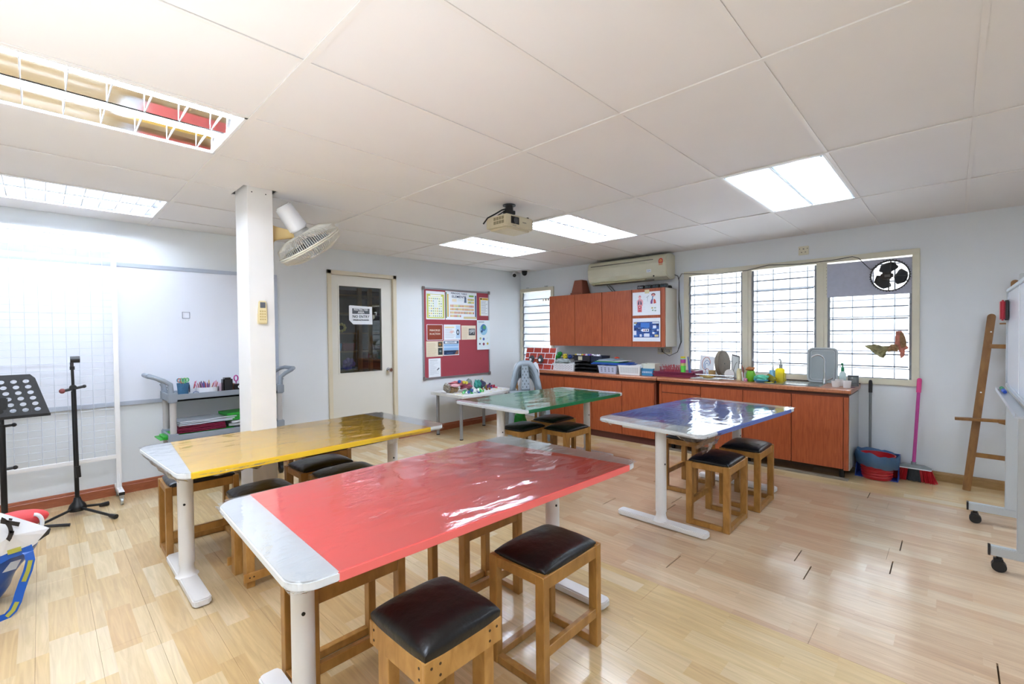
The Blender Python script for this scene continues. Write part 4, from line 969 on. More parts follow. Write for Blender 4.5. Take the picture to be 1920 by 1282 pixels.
# ================================================================== NOTICEBOARD
t = thing('noticeboard', 'red felt noticeboard with aluminium frame between the door and the corner', 'noticeboard', (4.14, YA, .72))
nx0, nx1, nz0, nz1 = 3.535, 4.745, .722, 1.955
m = MB(); m.b2((nx0+.01, YA-.014, nz0+.01), (nx1-.01, YA-.001, nz1-.01)); m.build('felt', mat('red_felt', '#a3434d', .9, bump=.3, bscale=300), t, world=True)
for a, b in (((nx0, nz0), (nx1, nz0+.022)), ((nx0, nz1-.022), (nx1, nz1)), ((nx0, nz0+.022), (nx0+.022, nz1-.022)), ((nx1-.022, nz0+.022), (nx1, nz1-.022))):
    m = MB(); m.b2((a[0], YA-.022, a[1]), (b[0], YA-.001, b[1])); m.build('frame_bar', ALU, t, world=True, bevel=.003)
for x in (nx0, nx1):
    for z in (nz0, nz1):
        m = MB(); m.b2((x-.012 if x == nx0 else x-.035, YA-.027, z-.012 if z == nz0 else z-.035), (x+.035 if x == nx0 else x+.012, YA-.02, z+.035 if z == nz0 else z+.012)); tag(m.build('corner_cap', mat('corner_brown', '#7d716c', .5), t, world=True, bevel=.004), 'brown plastic corner cap')
BO = YA-.0145
def pin(name, label, u0, v0, u1, v1, patches, texts=(), base='#e6ecf0', lift=0):
    """a sheet pinned on the board, box given in board fractions (v up)"""
    bw, bh = nx1-nx0, nz1-nz0
    fr = FA((nx0+u0*bw, BO-.0006-lift, nz0+v0*bh))
    return poster(name, label, fr, (u1-u0)*bw, (v1-v0)*bh, patches, texts, base, th=.001)
rnd = random.Random(9)
q = [(.04, .04, .96, .90, '#c3c65a'), (.12, .08, .88, .82, '#e9edd8'), (.22, .83, .8, .88, '#eef0ee')]
for i in range(7):
    for j in range(8):
        u, v = .14+i*.105, .1+j*.088
        if .38 < u < .6 and .42 < v < .7: continue
        q.append((u, v, u+.06, v+.045, rnd.choice(['#8fa5b8', '#b9c27a', '#c9d4d0', '#7f93a8', '#d4b470', '#93b58f'])))
q.append((.4, .42, .6, .7, '#dfe6e2'))
pin('green_chart', 'yellow-green science chart pinned at the top left of the noticeboard', .045, .655, .305, .965, q)
q = [(.0, .06, .035, .96, '#5f8f6a'), (.05, .1, .09, .9, '#d8b24a'), (.94, .06, .99, .9, '#3f5a7a'), (.03, .0, .5, .03, '#e4e8ea'), (.56, .04, .97, .12, '#d9cc9c'), (.74, .84, .9, .90, '#86b04a'), (.2, .64, .34, .74, '#e7ddc4'), (.38, .66, .56, .76, '#dde6e8'), ([(.58, .62), (.66, .62), (.65, .8), (.60, .84)], '#5d6f88')]
pal = ['#d8a33c', '#e0b54a', '#cf7f3a', '#c9602f', '#e2c25a', '#b74a3a', '#d9d05a', '#7da84e']
for j in range(4):
    n_ = 18 if j < 3 else 8
    for i in range(n_):
        u = .14+i*.043; v = .46-j*.12; q.append((u, v, u+.032, v+.075, rnd.choice(pal))); q.append((u+.006, v+.04, u+.024, v+.06, '#efe6cf'))
for j in range(2):
    for i in range(6): u = .70+i*.036; q.append((u, .6+j*.1, u+.028, .67+j*.1, rnd.choice(['#d9c84a', '#b5a83a', '#8fae4c', '#cfa93a'])))
pin('element_chart', 'colourful periodic table of elements chart on the noticeboard', .315, .655, .79, .978, q,
    [('PERIODIC TABLE', .034, .42, .93, '#2f3d63', 1.15), ('ELEMENTS', .046, .42, .815, '#26345a', 1.25)])
q = [(.0, .0, .14, .96, '#d9b648'), (.0, .86, 1, .98, '#d9b648'), (.08, .88, .28, .96, '#23262c'), (.36, .88, .85, .95, '#b98a2c')]+[(.2, .78-.075*k, .2+rnd.uniform(.4, .7), .80-.075*k, '#8f97a3') for k in range(10)]
pin('yellow_notice', 'small yellow-bordered notice at the top right of the noticeboard', .835, .71, .985, .93, q)
pin('brown_card', 'brown card reading PRINCIPLES IN ACTION on the noticeboard', .05, .425, .27, .60, [(.03, .03, .97, .97, '#8c3b24')], [('PRINCIPLES', .036, .5, .62, '#eadfce', .95), ('IN ACTION', .036, .5, .40, '#eadfce', .95)])
q = [(.06, .78, .62, .86, '#ecd7a4'), (.72, .1, .98, .95, '#b9d2e6'), disc(.84, .5, .09, '#3d4650', asp=2.1), disc(.84, .5, .045, '#cfd8de', asp=2.1)]+[(.08, .68-.09*k, rnd.uniform(.45, .66), .71-.09*k, '#c3c9d2') for k in range(7)]+[([(.3, .5), (.5, .42), (.62, .6), (.45, .62)], '#e6c6c0')]
pin('article_sheet', 'pale sheet with a blue margin in the middle row of the noticeboard', .285, .425, .53, .60, q)
q = [(.06, .07+.085*k, rnd.uniform(.38, .46), .10+.085*k, '#cdb99a') for k in range(10)]+[(.5, .3, .95, .78, '#4f5357')]+[(rnd.uniform(.5, .85), rnd.uniform(.3, .7), rnd.uniform(.86, .94), rnd.uniform(.7, .77), '#a9adb0') for _ in range(2)]+[disc(.6+.08*k, .45+.06*(k % 3), .035, '#c9ccd0') for k in range(4)]
pin('photo_article', 'cream sheet with a black and white picture on the noticeboard', .545, .425, .77, .59, q, base='#e4d6bf')
q = [(.06, .07+.085*k, rnd.uniform(.5, .62), .10+.085*k, '#cfbb98') for k in range(10)]+[(.7, .62, .97, .95, '#4e4a3c'), disc(.82, .78, .08, '#a9793c'), (.7, .1, .97, .56, '#2f3a3c'), disc(.84, .34, .07, '#7f8f8a')]
pin('essay_sheet', 'cream sheet with two small dark pictures, third row of the noticeboard', .04, .245, .27, .415, q, base='#e2d5bd')
q = [(.03, .78, .97, .96, '#2f4a6e'), (.1, .81, .86, .93, '#e2e8ee'), (.03, .35, .97, .76, '#8fb6dc'), (.03, .5, .97, .62, '#b4cfe8'), (.03, .05, .97, .34, '#1d3457'), ([(.7, .05), (.97, .05), (.97, .3), (.84, .3)], '#8a5a45'), (.2, .14, .6, .17, '#5d86b8')]
pin('blue_card', 'blue card headed EVALUATE on the noticeboard', .275, .25, .505, .42, q, [('EVALUATE', .026, .48, .87, '#33507a', 1)])
q = [(.1, .93, .55, .95, '#6f7884'), disc(.5, .68, .30, '#8fc3dc', asp=.62), disc(.5, .75, .2, '#3a6fae', asp=.6), disc(.55, .76, .12, '#4fa06a', asp=.6), disc(.36, .62, .07, '#27456e', asp=.6), disc(.5, .36, .08, '#3d5fa8', asp=.6), ([(.68, .34), (.86, .42), (.74, .36)], '#2f8f4a'), disc(.25, .38, .07, '#b5b07a', asp=.6), disc(.2, .2, .06, '#5a4a5e', asp=.6), disc(.5, .19, .08, '#8a3a58', asp=.6), disc(.8, .2, .07, '#d3b33a', asp=.6)]+[(.1, .9-.05*k, .24, .905-.05*k, '#a5adb5') for k in range(8)]
pin('planet_poster', 'tall poster with a blue green globe on the right of the noticeboard', .785, .30, 1.0, .655, q, base='#dde9ec', lift=.0085)
q = [(.1, .9, .75, .915, '#7a828c')]+[(.1, .84-.05*k, rnd.uniform(.4, .88), .852-.05*k, '#b3bac4') for k in range(15)]+[([(.7, .34), (.9, .44), (.84, .5), (.66, .38)], '#5d646e')]
pin('letter_sheet', 'plain white printed letter at the bottom left of the noticeboard', .07, .02, .235, .225, q)

# ================================================================== UTILITY CART
cart = thing('utility_cart', 'grey plastic service cart against the whiteboard wall behind the pillar', 'cart', (1.18, 4.86, 0))
cx0, cx1, cy0, cy1 = .73, 1.63, 4.66, 5.03
def tray(zt, h):
    m = MB(); w = .02
    m.b2((cx0, cy0, zt-h), (cx1, cy1, zt-h+.02)); m.b2((cx0, cy0, zt-h), (cx1, cy0+w, zt)); m.b2((cx0, cy1-w, zt-h), (cx1, cy1, zt)); m.b2((cx0, cy0+w, zt-h), (cx0+w, cy1-w, zt)); m.b2((cx1-w, cy0+w, zt-h), (cx1, cy1-w, zt))
    m.build('tray', GREYP, cart, world=True, bevel=.004)
for zt, h in ((.845, .06), (.505, .06), (.17, .05)): tray(zt, h)
for x in (cx0+.03, cx1-.03):
    for y in (cy0+.03, cy1-.03):
        m = MB(); m.cyl((x, y, .12), (x, y, .82), .024, n=16); m.build('pole', mat('cart_pole', '#b5b2b0', .4), cart, world=True, smooth=True)
        m = MB(); m.b2((x-.034, y-.034, .775), (x+.034, y+.034, .86)); m.build('corner_block', GREYP, cart, world=True, bevel=.008); m = MB(); m.b2((x-.034, y-.034, .432), (x+.034, y+.034, .517)); m.build('corner_block', GREYP, cart, world=True, bevel=.008)
        m = MB(); m.cyl((x-.012, y, .04), (x+.012, y, .04), .04, n=18); m.b2((x-.018, y-.02, .06), (x+.018, y+.02, .125)); m.build('castor', BLK, cart, world=True)
for sgn, xe in ((-1, cx0), (1, cx1)):
    for y in (cy0+.03, cy1-.03):
        m = MB(); m.ring([(xe-sgn*.02, y, .85), (xe-sgn*.015, y, .93), (xe+sgn*.03, y, .965), (xe+sgn*.09, y, .995), (xe+sgn*.12, y+(.05 if y < 4.8 else -.05), 1.005)], [.022, .02, .019, .018, .018], n=10); m.ring([(xe-sgn*.02, y, .86), (xe-sgn*.01, y, .90), (xe+sgn*.0, y, .92)], .014); m.build('handle_arm', GREYP, cart, world=True, smooth=True)
    m = MB(); m.cyl((xe+sgn*.12, cy0+.07, 1.005), (xe+sgn*.12, cy1-.07, 1.005), .019, n=12); m.build('push_bar', GREYP, cart, world=True, smooth=True)
CZT = .807
def penpot(name, label, x, y, r0_, r1_, h, col, n, palette, z0=CZT, hh=.11, cat='pen pot', spread=1.0):
    t = thing(name, label, cat, (x, y, z0)); rd = random.Random(int(x*1000)+n)
    m = MB(); m.lathe([(0.001, .0), (r0_, 0), (r1_, h), (r1_*.94, h), (r0_*.92, .004), (.001, .004)], n=20); m.build('pot', mat('pot_'+col, col, .45), t, smooth=False)
    for k in range(n):
        a = rd.uniform(0, 2*PI); rr = rd.uniform(.2, .8)*r0_; l = rd.uniform(.6, 1)*hh; lean = rd.uniform(.2, .55)*spread
        m = MB(); p0 = Vector((rr*math.cos(a), rr*math.sin(a), .006)); p1 = p0+Vector((math.cos(a)*lean*l, math.sin(a)*lean*l, h*.7+l*.6))
        d = (p1-p0).normalized(); m.cyl(p0, p1, .0042, n=6); m.cyl(p1, p1+d*.012, .0042, .0008, n=6)
        c = rd.choice(palette); m.build('pencil', mat('pencil_'+c, c, .5), t)
    return t
PAL = ['#b55a6a', '#7a4a8a', '#c9a04a', '#3f6fae', '#2f8f6a', '#a33a3a', '#e8dcc8', '#3a3f55', '#d98fb0', '#5b3a2a']
t = thing('scissors_pot', 'woven blue pot full of green and yellow scissors on the cart', 'pot', (.842, 4.742, CZT))
m = MB(); m.lathe([(.001, 0), (.034, 0), (.045, .125), (.042, .125), (.031, .004), (.001, .004)], n=20); m.build('pot', mat('woven_blue', '#3b6d90', .7, bump=.8, bscale=90), t)
for k, c in enumerate(('#35a85f', '#d8c23a', '#4aa0b5', '#c96a4a', '#7fc48a')):
    m = MB(); a = k*1.3; bx, by = .02*math.cos(a), .02*math.sin(a)
    for s in (-1, 1): m.ring([(bx+s*.012+.011*math.cos(q_), by, .15+.016*math.sin(q_)) for q_ in [2*PI*w_/12 for w_ in range(12)]], .0035, n=5, closed=True)
    m.cyl((bx, by, .02), (bx, by, .14), .004, n=6); tag(m.build('scissors', mat('sc_'+c, c, .4), t), 'scissors handles sticking out')
penpot('pencil_pot', 'small white round pot with a few pencils beside the blue pot', .905, 4.80, .04, .045, .07, '#e3e6ea', 7, PAL)
penpot('pencil_tub', 'wide white tub packed with colour pencils in the middle of the cart', 1.025, 4.78, .078, .086, .075, '#e6e8ec', 34, PAL, spread=.8)
t = thing('desktop_speaker', 'tall black desktop speaker on the cart', 'speaker', (1.172, 4.74, CZT))
m = MB(); m.b2((-.038, -.04, 0), (.038, .05, .148)); m.build('cabinet', mat('speaker_black', '#141416', .25), t, bevel=.014); m = MB(); m.b2((-.03, -.0425, .03), (.03, -.04, .135)); m.build('grille', mat('speaker_grille', '#1f1f22', .7), t, bevel=.001); m = MB(); m.b2((-.028, -.0425, .012), (-.008, -.04, .016)); m.b2((-.028, -.0425, .02), (-.008, -.04, .023)); tag(m.build('marking', PAPER, t), 'small white marking')
m = MB(); m.b2((1.113, 4.75, CZT), (1.130, 4.84, CZT+.10)); one('pink_box', m, mat('pale_pink', '#d6bccb', .5), 'pale pink slim box left of the black speaker', 'box', bevel=.002)
t = thing('pencil_sharpener', 'black desk sharpener with a round white dial at the pillar edge', 'sharpener', (1.262, 4.73, CZT)); m = MB(); m.b2((-.03, -.03, 0), (.03, .04, .085)); m.build('body', BLK, t, bevel=.005); m = MB(); m.cyl((0, -.034, .06), (0, -.03, .06), .014, n=16); m.build('dial', PAPER, t); m = MB(); m.cyl((0, -.0355, .06), (0, -.034, .06), .007, n=12); m.build('bore', BLK, t)
m = MB(); m.b2((1.215, 4.78, CZT), (1.25, 4.86, CZT+.085)); one('brown_box', m, mat('box_tan', '#8f6a4c', .7), 'small brown box between the speaker and the sharpener', 'box', bevel=.002)
m = MB(); m.ring([(1.265+.016*math.cos(a), 4.82, CZT+.13+.026*math.sin(a)) for a in [2*PI*k/14 for k in range(14)]], .006, n=6, closed=True); m.cyl((1.265, 4.82, CZT), (1.265, 4.82, CZT+.105), .005, n=6); one('pink_scissors', m, mat('hot_pink', '#b73f8e', .4), 'pink scissors standing behind the sharpener', 'scissors')
m = MB(); m.b2((.88, 4.685, CZT), (1.0, 4.70, CZT+.004)); one('paper_slip', m, PAPER, 'white slip of paper lying in front of the pencil pots', 'paper')
m = MB(); m.ball((.93, 4.72, CZT+.02), .016, 8, (1.4, 1, .9)); m.ring([(.93+.02*math.cos(a), 4.72, CZT+.035+.01*math.sin(a)) for a in [2*PI*k/10 for k in range(10)]], .003, n=5, closed=True); one('blue_clip', m, mat('clip_blue', '#4c6791', .4), 'small blue bulldog clip on the cart tray', 'clip')
def folder(name, label, x0, y0, x1, y1, z, c, th=.006, rot=0.0, rough=.35, bend=.004):
    m = MB(); cx_, cy_ = (x0+x1)/2, (y0+y1)/2; w, d = x1-x0, y1-y0; sd = abs(hash(label)) % 50
    sd = len(label)*3.3
    def f(u, v):
        a, b = (u-.5)*w, (v-.5)*d
        return (cx_+a*math.cos(rot)-b*math.sin(rot), cy_+a*math.sin(rot)+b*math.cos(rot), z+th/2+bend*noise.noise(Vector((a*7, b*7, sd))))
    m.sheet(f, 10, 6); o = m.build(name, mat('folder_'+c, c, rough), None, smooth=False, solid=th)
    return tag(o, label, 'folder')
z = .467
for k in range(3):
    folder('green_folder', ('lowest', 'middle', 'upper')[k]+' of three bright green plastic folders sticking out left of the cart shelf', (.67+.03*k), 4.735, 1.24-.01*k, 4.945, z+.002+k*.012, '#2fae35', .009, .04-.04*k)
for k in range(4):
    folder('maroon_folder', ('bottom', 'second', 'third', 'top')[k]+' of four maroon folders stacked on the green folders', .78+.012*k, 4.71, 1.15, 4.95, z+.041+k*.015, '#7a1738', .011, -.03*k)
for k in range(3):
    folder('clear_wallet', ('lower', 'middle', 'top')[k]+' clear wallet of papers on the maroon folders', .80, 4.70, 1.20+.015*k, 4.95, z+.105+k*.013, '#c3ccd8', .009, .03*k, rough=.15)
folder('white_wallet', 'white wallet of papers under the green books beside the pillar', 1.19, 4.72, 1.5, 4.96, z+.045, '#d6dadc', .022, -.1); folder('white_wallet', 'second white wallet lying on the lower one by the pillar', 1.19, 4.72, 1.48, 4.96, z+.072, '#cdd4d8', .02, .05)
for k in range(3):
    m = MB(); m.box((1.30, 4.83, z+.108+.024*k), (.30, .22, .021), Matrix.Rotation(.05*k, 4, 'Z')); one('green_book', m, mat('book_green', '#2ca338', .4), ('lower', 'middle', 'upper')[k]+' of three thick green books against the pillar', 'book', bevel=.002)

# ================================================================== STANDS
mx, my = .17, 4.74
t = thing('microphone_stand', 'black boom microphone stand with folded boom and tripod base', 'stand', (mx, my, 0))
def pt(px, py, Y=my): return YAt(px, py, Y)
for k, (ex, ey) in enumerate(((.35, 4.42), (.33, 4.80), (-.10, 4.50))):
    m = MB(); d = Vector((ex-mx, ey-my, 0)); m.cyl((mx+d.x*.12, my+d.y*.12, .05), (ex, ey, .018), .0095, n=10); m.build('tripod_leg', BLKM, t, world=True, smooth=True)
    m = MB(); dn = d.normalized(); m.cyl((ex-dn.x*.035, ey-dn.y*.035, .02), (ex+dn.x*.02, ey+dn.y*.02, .016), .014, .018, n=12); m.build('rubber_foot', BLK, t, world=True, smooth=True)
m = MB(); m.lathe([(.05, .03), (.055, .045), (.045, .075), (.025, .10), (.018, .13), (.001, .13)], (mx, my, 0), 18); m.build('base_hub', BLKM, t, world=True, smooth=True)
m = MB(); m.cyl((mx, my, .1), (mx-.005, my, .93), .0135, n=12); m.build('lower_tube', BLKM, t, world=True, smooth=True)
m = MB(); m.cyl((mx-.005, my, .9), (mx-.008, my, 1.10), .009, n=12); m.build('upper_tube', BLKM, t, world=True, smooth=True)
m = MB(); m.cyl((mx-.006, my-.02, .955), (mx-.006, my+.02, .955), .022, n=12); m.cyl((mx-.06, my, .935), (mx+.055, my, .96), .010, n=8); m.ball((mx+.055, my, .96), .013, 8); m.build('boom_clutch', BLK, t, world=True, smooth=True)
m = MB(); m.ball((mx-.065, my, .935), .019, 10); tag(m.build('clutch_knob', mat('worn_red', '#8a4a4a', .5), t, world=True, smooth=True), 'worn reddish knob')
a_, b_ = pt(133, 752), pt(145, 872)
m = MB(); m.cyl((mx+.0, my-.03, .95), (b_.x, my-.03, b_.z), .009, n=10); m.build('boom', BLKM, t, world=True, smooth=True)
m = MB(); m.cyl((b_.x, my-.03, b_.z), (b_.x+.004, my-.03, b_.z-.085), .015, n=12); m.build('counterweight', BLK, t, world=True, smooth=True)
m = MB(); m.cyl((mx-.008, my, 1.09), (mx-.008, my, 1.115), .014, n=12); m.b2((mx-.02, my-.016, 1.115), (mx+.0, my+.016, 1.145)); m.cyl((mx-.018, my, 1.165), (mx+.035, my, 1.165), .024, n=16); m.build('microphone_clip', BLK, t, world=True, smooth=False)
# music stand
ux, uy = -.19, 4.55
t = thing('music_stand', 'black perforated music stand cut by the left edge of the photo', 'stand', (ux, uy, 0))
m = MB()
ta = math.radians(22); O = Vector((ux-.33, uy-.03, .80)); e1 = Vector((1, 0, 0)); e2 = Vector((0, math.sin(ta), math.cos(ta))); e3 = Vector((0, -math.cos(ta), math.sin(ta)))
Wd, Hd = .56, .30
rows_, cols_ = 6, 9
out = [(0, 0), (Wd, 0), (Wd-.075, Hd-.02), (Wd-.095, Hd), (.095, Hd), (.075, Hd-.02)]
def inside_x(v):   # side edges at height v
    t_ = v/Hd; return .078*t_, Wd-.078*t_
holes = []
for j in range(rows_):
    v = .045+j*.041; l, r_ = inside_x(v)
    for i in range(8):
        u = r_-.05-i*.0575
        if u < l+.04: continue
        if i >= 3 and 1 <= j <= 2 and i in (3, 4): continue
        holes.append((u, v))
R_h = .0135
# each row band: cells split at the hole centres so the holes are real openings
def plate_cell(u0, u1, v0, v1, h=None):
    if h is None: m.quad([O+e1*u0+e2*v0, O+e1*u1+e2*v0, O+e1*u1+e2*v1, O+e1*u0+e2*v1]); return
    n = 16; hu, hv = h
    inner = [(hu+R_h*1.15*math.cos(2*PI*k/n), hv+R_h*math.sin(2*PI*k/n)) for k in range(n)]
    outer = []
    for k in range(n):
        dx, dy = math.cos(2*PI*k/n), math.sin(2*PI*k/n); s_ = min([abs((u1-hu)/dx) if dx > 1e-6 else 9, abs((u0-hu)/dx) if dx < -1e-6 else 9, abs((v1-hv)/dy) if dy > 1e-6 else 9, abs((v0-hv)/dy) if dy < -1e-6 else 9])
        outer.append((hu+dx*s_, hv+dy*s_))
    for cu, cv in ((u0, v0), (u1, v0), (u1, v1), (u0, v1)):
        a = math.atan2(cv-hv, cu-hu) % (2*PI); k = round(a/(2*PI)*n) % n; outer[k] = (cu, cv)
    for k in range(n):
        a, b, c, d = inner[k], outer[k], outer[(k+1) % n], inner[(k+1) % n]
        m.quad([O+e1*p_[0]+e2*p_[1] for p_ in (a, b, c, d)])
vs = [0]+[.045+j*.041-.0205 for j in range(rows_)]+[.045+rows_*.041-.0205]
plate = lambda u0, v0, u1, v1, u2, v2, u3, v3: m.quad([O+e1*u0+e2*v0, O+e1*u1+e2*v1, O+e1*u2+e2*v2, O+e1*u3+e2*v3])
l, r_ = inside_x(vs[1]); plate(0, 0, Wd, 0, r_, vs[1], l, vs[1])
for j in range(rows_):
    v0, v1 = vs[j+1], vs[j+2]; l0, r0_ = inside_x(v0); l1, r1_ = inside_x(v1); hs = sorted([h for h in holes if abs(h[1]-(v0+v1)/2) < .005])
    xs0 = hs[0][0]-.0287; cur = xs0
    plate(l0, v0, xs0, v0, xs0, v1, l1, v1)
    for h in hs:
        a = h[0]-.0287
        if a > cur+.001: plate_cell(cur, a, v0, v1)
        plate_cell(a, a+.0574, v0, v1, h); cur = a+.0574
    if r0_ > cur: plate(cur, v0, r0_, v0, max(r1_, cur), v1, cur, v1)
vt = vs[-1]; l, r_ = inside_x(vt); plate(l, vt, r_, vt, Wd-.095, Hd, .095, Hd)
bmesh.ops.remove_doubles(m.bm, verts=m.bm.verts[:], dist=1e-5)
m.build('desk_plate', mat('matte_black', '#0c0d0f', .5), t, world=True, solid=.002)
m = MB(); m.b2((O.x, O.y-.045, O.z-.004), (O.x+Wd, O.y+.002, O.z+.0)); m.b2((O.x, O.y-.047, O.z-.004), (O.x+Wd, O.y-.044, O.z+.014)); m.build('ledge', mat('matte_black', '#0c0d0f'), t, world=True)
m = MB(); m.cyl((ux, uy+.02, .06), (ux, uy+.02, .75), .016, n=12); m.cyl((ux, uy+.02, .75), (ux, uy+.03, .92), .011, n=12); m.build('pole', BLKM, t, world=True, smooth=True)
m = MB()
for z in (.45, .74): m.cyl((ux, uy+.02, z), (ux+.055, uy+.02, z+.004), .009, n=8); m.ball((ux+.055, uy+.02, z+.004), .014, 8)
m.build('clamp_knob', BLK, t, world=True, smooth=True)
m = MB(); m.b2((ux-.03, uy-.01, .83), (ux+.03, uy+.03, .93)); m.build('tilt_bracket', BLK, t, world=True, bevel=.006)
for k, (ex, ey) in enumerate(((.12, 4.47), (-.42, 4.42), (-.22, 4.80))):
    m = MB(); m.cyl((ux, uy+.02, .05), (ex, ey, .012), .011, n=8); m.build('tripod_leg', BLKM, t, world=True, smooth=True)
m = MB(); m.b2((ux-.05, uy-.03, .03), (ux+.05, uy+.06, .11)); m.build('base_block', mat('base_bluegrey', '#3c4652', .5), t, world=True, bevel=.014)
m = MB(); m.ring([(ux+.05, uy, .09), (ux+.11, uy-.02, .1), (ux+.16, uy-.05, .07), (ux+.17, uy-.08, .02)], .003, n=5); m.build('cable', BLK, t, world=True)

# ================================================================== BAG at the left edge
by_ = 3.6
A = lambda x, y, Y=by_: YAt(x, y, Y)
t = thing('shopping_bag', 'big blue woven plastic bag with blue and yellow straps at the left edge', 'bag', (-.35, by_-.15, 0))
BLUE = mat('bag_blue', '#0d4fa6', .3, coat=.3, bump=.3, bscale=12)
m = MB()
def f(u, v):   # body from rim (v=1) down to the floor, leaning out to the right at the top
    a = u*2*PI; top = 1 if v > .0 else 0
    rx, ry = .28+.05*v, .10+.02*v; cx_ = -.455+.10*v
    k = .6
    ca, sa_ = math.cos(a), math.sin(a); sx_ = math.copysign(abs(ca)**k, ca); sy_ = math.copysign(abs(sa_)**k, sa_)
    n_ = noise.noise(Vector((ca*2, sa_*2, v*3)))*.02
    return (cx_+(rx+n_)*sx_-.02*(1-v)*0, by_-.12+(ry+n_)*sy_, .002+.235*v+.03*v*math.cos(a))
m.sheet(f, 40, 8); m.bm.faces.new([m.bm.verts.new((-.455+.27*math.copysign(abs(math.cos(2*PI*k/20))**.6, math.cos(2*PI*k/20)), by_-.12+.095*math.copysign(abs(math.sin(2*PI*k/20))**.6, math.sin(2*PI*k/20)), .004)) for k in range(20)])
m.build('body', BLUE, t, world=True, smooth=True)
STR = mat('strap_blue', '#1354ad', .4); STY = mat('strap_yellow', '#a9a53c', .5)
def ribbon(pts, w, nm, mt, lift=0):
    m = MB(); P = [Vector(p) for p in pts]; n_ = len(P); L_ = []
    for i, p in enumerate(P):
        d = (P[min(i+1, n_-1)]-P[max(i-1, 0)]).normalized(); s = d.cross(Vector((.2, -1, .25))).normalized()
        nrm = s.cross(d).normalized(); off = nrm*lift
        L_.append((m.bm.verts.new(p+s*w/2+off), m.bm.verts.new(p-s*w/2+off)))
    for a, b in zip(L_, L_[1:]): m.bm.faces.new((a[0], a[1], b[1], b[0]))
    return m.build(nm, mt, t, world=True, solid=.0025)
sp = [A(*q, by_-.27-.0135*i_) for i_, q in enumerate(((46, 1030), (54, 1036), (57, 1050), (52, 1070), (44, 1090), (37, 1110), (32, 1128), (24, 1144), (12, 1156), (-6, 1163)))]
ribbon(sp, .034, 'strap', STR)
for i0, i1 in ((2, 4), (6, 8)):
    ribbon([sp[i0], sp[i1-1], sp[i1]] if i1-i0 > 1 else sp[i0:i1+1], .016, 'strap_stripe', STY, .002)
ribbon([A(*q, by_-.275) for q in ((-10, 1052), (15, 1038), (40, 1030), (60, 1022))], .05, 'rim_band', STR)
ribbon([A(*q, by_-.28) for q in ((14, 1036), (40, 1028))], .022, 'rim_stripe', STY, .002)
m = MB(); m.quad([A(*q, by_-.26) for q in ((4, 1074), (20, 1054), (40, 1048), (30, 1066))]); tag(m.build('label_patch', mat('label_grey', '#b9bcc0', .6), t, world=True, solid=.001), 'pale sewn label')
# banner folded in the bag
t = thing('rolled_banner', 'white banner with big black letters sticking out of the blue bag', 'banner', (-.2, by_-.08, .18))
poly = [A(*q, by_-.27) for q in ((-60, 958), (0, 961), (18, 966), (95, 990), (93, 999), (60, 1024), (0, 1046), (-60, 1060))]
m = MB(); c = sum(poly, Vector())/len(poly); vs_ = [m.bm.verts.new(p) for p in poly]; vc = m.bm.verts.new(c+Vector((0, -.03, 0)))
for i in range(len(poly)): m.bm.faces.new((vs_[i], vs_[(i+1) % len(poly)], vc))
m.build('cloth', mat('banner_white', '#e9ebef', .5), t, world=True, solid=.004)
fb = (A(0, 961, by_-.135), Vector((1, 0, -.19)).normalized(), Vector((.19, 0, 1)).normalized(), Vector((0, -1, 0)))
DK = mat('banner_black', '#2a2523', .5)
m = MB()
def PX(*q): return [A(x, y, by_-.315) for x, y in q]
m.quad(PX((2, 973), (38, 979), (35, 987), (0, 981))); m.quad(PX((17, 971), (24, 972), (22, 976), (16, 975)))
arc = [(math.radians(a)) for a in range(-70, 40, 12)]
for a0, a1 in zip(arc, arc[1:]):
    P_ = lambda a, r: (-8+r*math.cos(a)*1.0, 997+r*math.sin(-a)*-.9)
    m.quad(PX(P_(a0, 24), P_(a1, 24), P_(a1, 33), P_(a0, 33)))
m.quad(PX((18, 994), (27, 995), (25, 1003), (18, 1002)))
m.quad(PX((94, 989.5), (95.5, 991), (92, 1000), (73, 1014), (71, 1012), (88, 997)[:2]) [:4])
tag(m.build('lettering', DK, t, world=True), 'black letter strokes')
m = MB(); m.quad([A(*q, by_-.276) for q in ((93, 989), (95, 992), (92, 1001), (71, 1014))]); tag(m.build('tip', mat('tip_brown', '#4a4034', .6), t, world=True, solid=.003), 'dark brown corner')
t = thing('red_cushion', 'small red cushion with white piping in the blue bag', 'cushion', (-.1, by_+.02, .3))
m = MB(); c = A(30, 976, by_-.05); m.ball(c, .10, 18, (1.25, .5, .5)); m.build('cover', mat('cushion_red', '#d9494b', .6), t, world=True, smooth=True)
m = MB(); c = A(64, 980, by_-.08); m.ring([c+Vector((.03*math.cos(a)+.0, -.02, .05*math.sin(a)-.0)) for a in [PI*1.5+PI*k/12 for k in range(13)]], .009, n=8); m.build('piping', PAPER, t, world=True, smooth=True)

